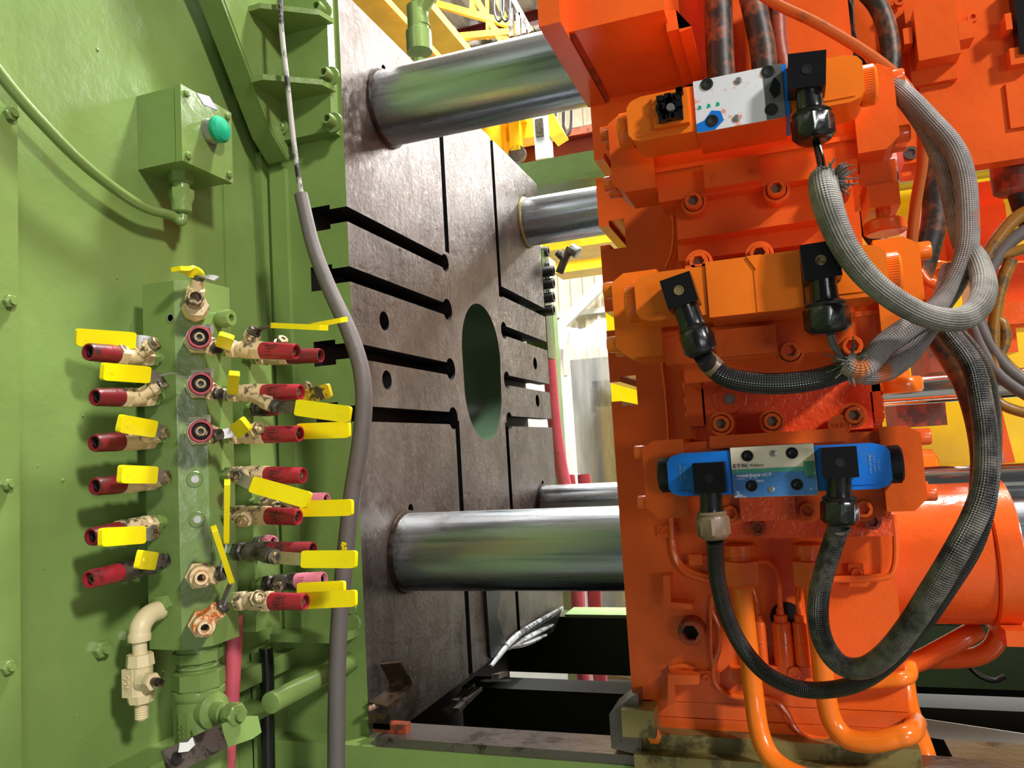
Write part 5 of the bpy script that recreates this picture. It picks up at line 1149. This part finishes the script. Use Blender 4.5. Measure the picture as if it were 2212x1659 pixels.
# middle right machinery
mr = thing('toggle_linkage', 'orange castings of the rear linkage seen past the grey cables', 'linkage', (.28, 1.4, 1.4))
def Q_(u0, v0, u1, v1, y0, y1, nm, m=ORANGE, b=.004): return R_(u0, v0, u1, v1, y0, y1, nm, b, m, mr)
Q_(1990, 425, 2085, 560, 1.25, 1.5, 'link_plate'); Q_(2088, 398, 2172, 470, 1.3, 1.5, 'link_lug'); Q_(2090, 450, 2185, 560, 1.28, 1.5, 'link_body')
Q_(1960, 520, 2062, 720, 1.22, 1.4, 'link_arm'); Q_(2000, 700, 2070, 800, 1.22, 1.4, 'link_block', RUSTOR)
p = pY(2195, 640, 1.22); bm = NB(); lathe(bm, V((p.x, 1.2, p.z)), (0, 1, 0), [(0, .042), (.003, .045), (.08, .045)], 36); part('link_pin', bm, ORANGE, mr)
Q_(2150, 655, 2290, 690, 1.18, 1.3, 'link_plate'); Q_(2170, 690, 2200, 760, 1.2, 1.3, 'link_lug'); Q_(2120, 560, 2290, 655, 1.25, 1.4, 'link_body')
p = pY(2032, 590, 1.15); bm = NB(); lathe(bm, V((p.x, 1.17, p.z)), (0, -1, 0), [(0, .018), (.014, .018), (.016, .016), (.016, .007), (.008, .007), (.008, 0)], 28); part('swivel_fitting', bm, ORANGEB, mr)
Q_(1935, 868, 2047, 918, 1.3, 1.45, 'stop_block', RUSTOR, .003)
Q_(2090, 690, 2126, 1010, 1.33, 1.4, 'upright_bar', RUSTOR, .003); 
bm = NB(); slab(bm, [pY(2128, 820, 1.36), pY(2178, 1015, 1.36)], (0, 1, 0), .05, .012, .002); part('diagonal_bar', bm, ORANGE, mr)
bm = NB(); p = pY(2030, 990, 1.25); lathe(bm, V((XR0+.01, 1.2, pY(2000, 1000, 1.2).z-.01)), (1, 0, 0), [(0, .03), (.07, .028), (.075, .02)], 28); part('rod_housing', bm, ORANGEB, mr)
# hand screw
hs = thing('lockout_knob', 'orange round hand knob on a stem beside the uppermost valve', 'knob', pY(1912, 490, .83))
p = pY(1912, 492, .83)
bm = NB(); lathe(bm, p+V((0, 0, -.006)), (0, 0, 1), [(0, .017), (.002, .0195), (.011, .0195), (.013, .0175), (.013, .008)], 32); part('knob', bm, ORANGE, hs)
bm = NB(); lathe(bm, p+V((0, 0, .007)), (0, 0, 1), [(0, .0068), (.014, .0068), (.015, .0085, 6), (.022, .0085, 6), (.023, .0125, 6), (.03, .0125, 6), (.031, .015)], 24); part('stem', bm, ORANGE, hs)
A, Bq = pY(1872, 402, .81), pY(1946, 440, .81); bm = NB(); bx(bm, A.x, Bq.x, .81, .88, Bq.z, A.z, .003); bx(bm, A.x-.004, Bq.x, .815, .9, A.z, A.z+.024, .003); part('valve_block', bm, ORANGE, hs)
A, Bq = pY(1948, 305, .9), pY(1980, 350, .9)
bm = NB(); bx(bm, A.x, Bq.x, .9, .93, Bq.z, A.z, .002); lg = part('mounting_lug', bm, ORANGE, hs)
bm = NB(); lathe(bm, pY(1967, 331, .9), (0, -1, 0), [(0, .0075), (.002, .007), (.002, .004), (.0002, .0038), (.0002, 0)], 20); part('lug_screw', bm, DIRTM, lg)
# yellow sheets; a dark sheet stands in for the shaded hollow below
bm = NB(); a, b = pY(1940, 330, 2.04), pY(2400, 1070, 2.04); bx(bm, a.x-.15, 2.2, 2.04, 2.07, b.z, a.z+.2, .003)
yg = solo('yellow_guard', bm, YWALL, 'bright yellow guard sheet behind the linkage at right', 'guard')
bm = NB(); bx(bm, XR0+.01, 1.4, 2.045, 2.065, .5, pY(2050, 1375, 2.04).z, .003); part('hollow_shade_sheet', bm, BEDD, yg)
bm = NB(); a = pY(2100, 1588, 1.4); slab(bm, [pY(1985, 1570, 1.4), pY(2300, 1618, 1.4)], (0, .2, 1), .026, .004, .001); solo('floor_gap_strip', bm, PALE, 'white strip standing in for bright floor seen through a gap, lower right', 'rail')  # added strip in place of the far floor's light through the gap
bm = NB(); a = pY(2060, 1645, 1.1); bx(bm, XR0+.05, 1.4, 1.05, 1.14, a.z-.05, a.z+.012, .003); solo('right_slideway', bm, WAY, 'oily steel slideway strip at the lower right corner', 'slideway')
bm = NB(); tube(bm, [pY(2080, 1420, 1.3), pY(2110, 1455, 1.3), pY(2145, 1470, 1.3), pY(2172, 1462, 1.3)], .004, 10); solo('thin_cable', bm, BLACKM, 'thin black cable end drooping below the bent orange pipe', 'cable')
# ================================================================ hoses at top and right
def hose(lb, pts, r, m, y=None, nm='hydraulic_hose', cat='hose', grp='hoses over the orange platen', n=16):
    P = [pY(p[0], p[1], p[2] if len(p) > 2 else y) for p in pts]
    bm = NB(); tube(bm, P, r, n); return solo(nm, bm, m, lb, cat, grp)
hose('fat black and orange stained hose, leftmost behind the upper valve', ((1550, -60), (1553, 60), (1556, 130), (1560, 200), (1562, 300)), .0165, BLACKO, .95)
hose('fat black hose with worn orange paint, second behind the upper valve', ((1612, -60), (1630, 20), (1645, 90), (1652, 150), (1655, 240)), .0148, BLACKO, .945)
hose('thinner brown hose, third behind the upper valve', ((1678, -60), (1680, 60), (1685, 110), (1695, 160), (1705, 230)), .0105, RUSTOR, .96)
hose('long orange brown cable crossing diagonally over the upper right', ((1600, -40, .86), (1680, 10, .86), (1760, 48, .86), (1850, 100, .85), (1920, 150, .84), (1965, 200, .84), (1990, 270, .86), (1992, 350, .88), (1978, 440, .90), (1970, 520, .91), (1968, 600, .92)), .0056, BROWNC, nm='sheathed_cable', cat='cable')
hose('dark hose loop arching at the top, left leg of the loop', ((1826, -40), (1826, 40), (1835, 100), (1855, 150), (1880, 190)), .0105, BLACKO, 1.05)
hose('dark brown hose curving down at the top right beside the capped connector', ((1850, -40), (1895, 10), (1918, 70), (1925, 130), (1918, 180)), .0115, BLACKO, 1.02)
hose('black oily hose bending behind the hand knob', ((2010, 330), (2020, 400), (2018, 480), (2002, 545), (1985, 600)), .0148, BLACKO, 1.05)
hose('dark hose under the hand knob', ((1855, 440), (1868, 480), (1895, 520), (1930, 560)), .011, BLACKM, 1.02)
hose('thin orange tube hooking from the middle valve to the right', ((1985, 585), (2005, 610), (2040, 618), (2075, 612)), .0052, ORANGE, .95, 'bent_tube', 'tube')
hose('fat brown worn hose running down from the cable crossing', ((2005, 690, .86), (2040, 745, .87), (2085, 820, .88), (2112, 900, .89), (2126, 990, .9), (2122, 1080, .9)), .0125, BLACKO)
yb = 'tangle of yellow brown cables'
L_ = 'yellow brown cable '
random.seed(21)
for lb, m, r, pts in (
    (L_+'highest of the tangle, sweeping in from the right edge', GOLD, .0085, ((2260, 440), (2200, 468), (2160, 510), (2128, 560), (2110, 610))),
    ('grey brown cable just under the highest one in the tangle', GREYSL, .0085, ((2260, 480), (2205, 505), (2165, 540), (2135, 590), (2122, 640))),
    (L_+'crossing level to the right edge below the top pair', GOLD, .0068, ((2270, 525), (2212, 538), (2150, 556), (2100, 566))),
    (L_+'dropping straight behind the grey loop', GOLD, .0078, ((2185, 560), (2165, 610), (2150, 680), (2146, 750), (2150, 800))),
    ('bright yellow cable with a bulged bend right of the long black cables', GOLD, .0068, ((2150, 690), (2166, 700), (2172, 735), (2158, 770), (2144, 800), (2140, 840), (2158, 870), (2200, 888), (2260, 900))),
    (L_+'lowest left of the tangle, looping out to the right edge', GREYSL, .0082, ((2100, 700), (2120, 750), (2150, 800), (2190, 835), (2250, 870))),
    ('dull grey cable in the middle of the lower tangle', GREYSL, .0088, ((2110, 690), (2135, 740), (2170, 790), (2215, 825), (2260, 840))),
    (L_+'right of the lower tangle against the orange casting', GOLD, .0062, ((2150, 755), (2180, 790), (2215, 815), (2260, 825))),
):
    hose(lb, [(u, v, .98) for u, v in pts], r*.85, m, nm='control_cable', cat='cable', grp=yb)
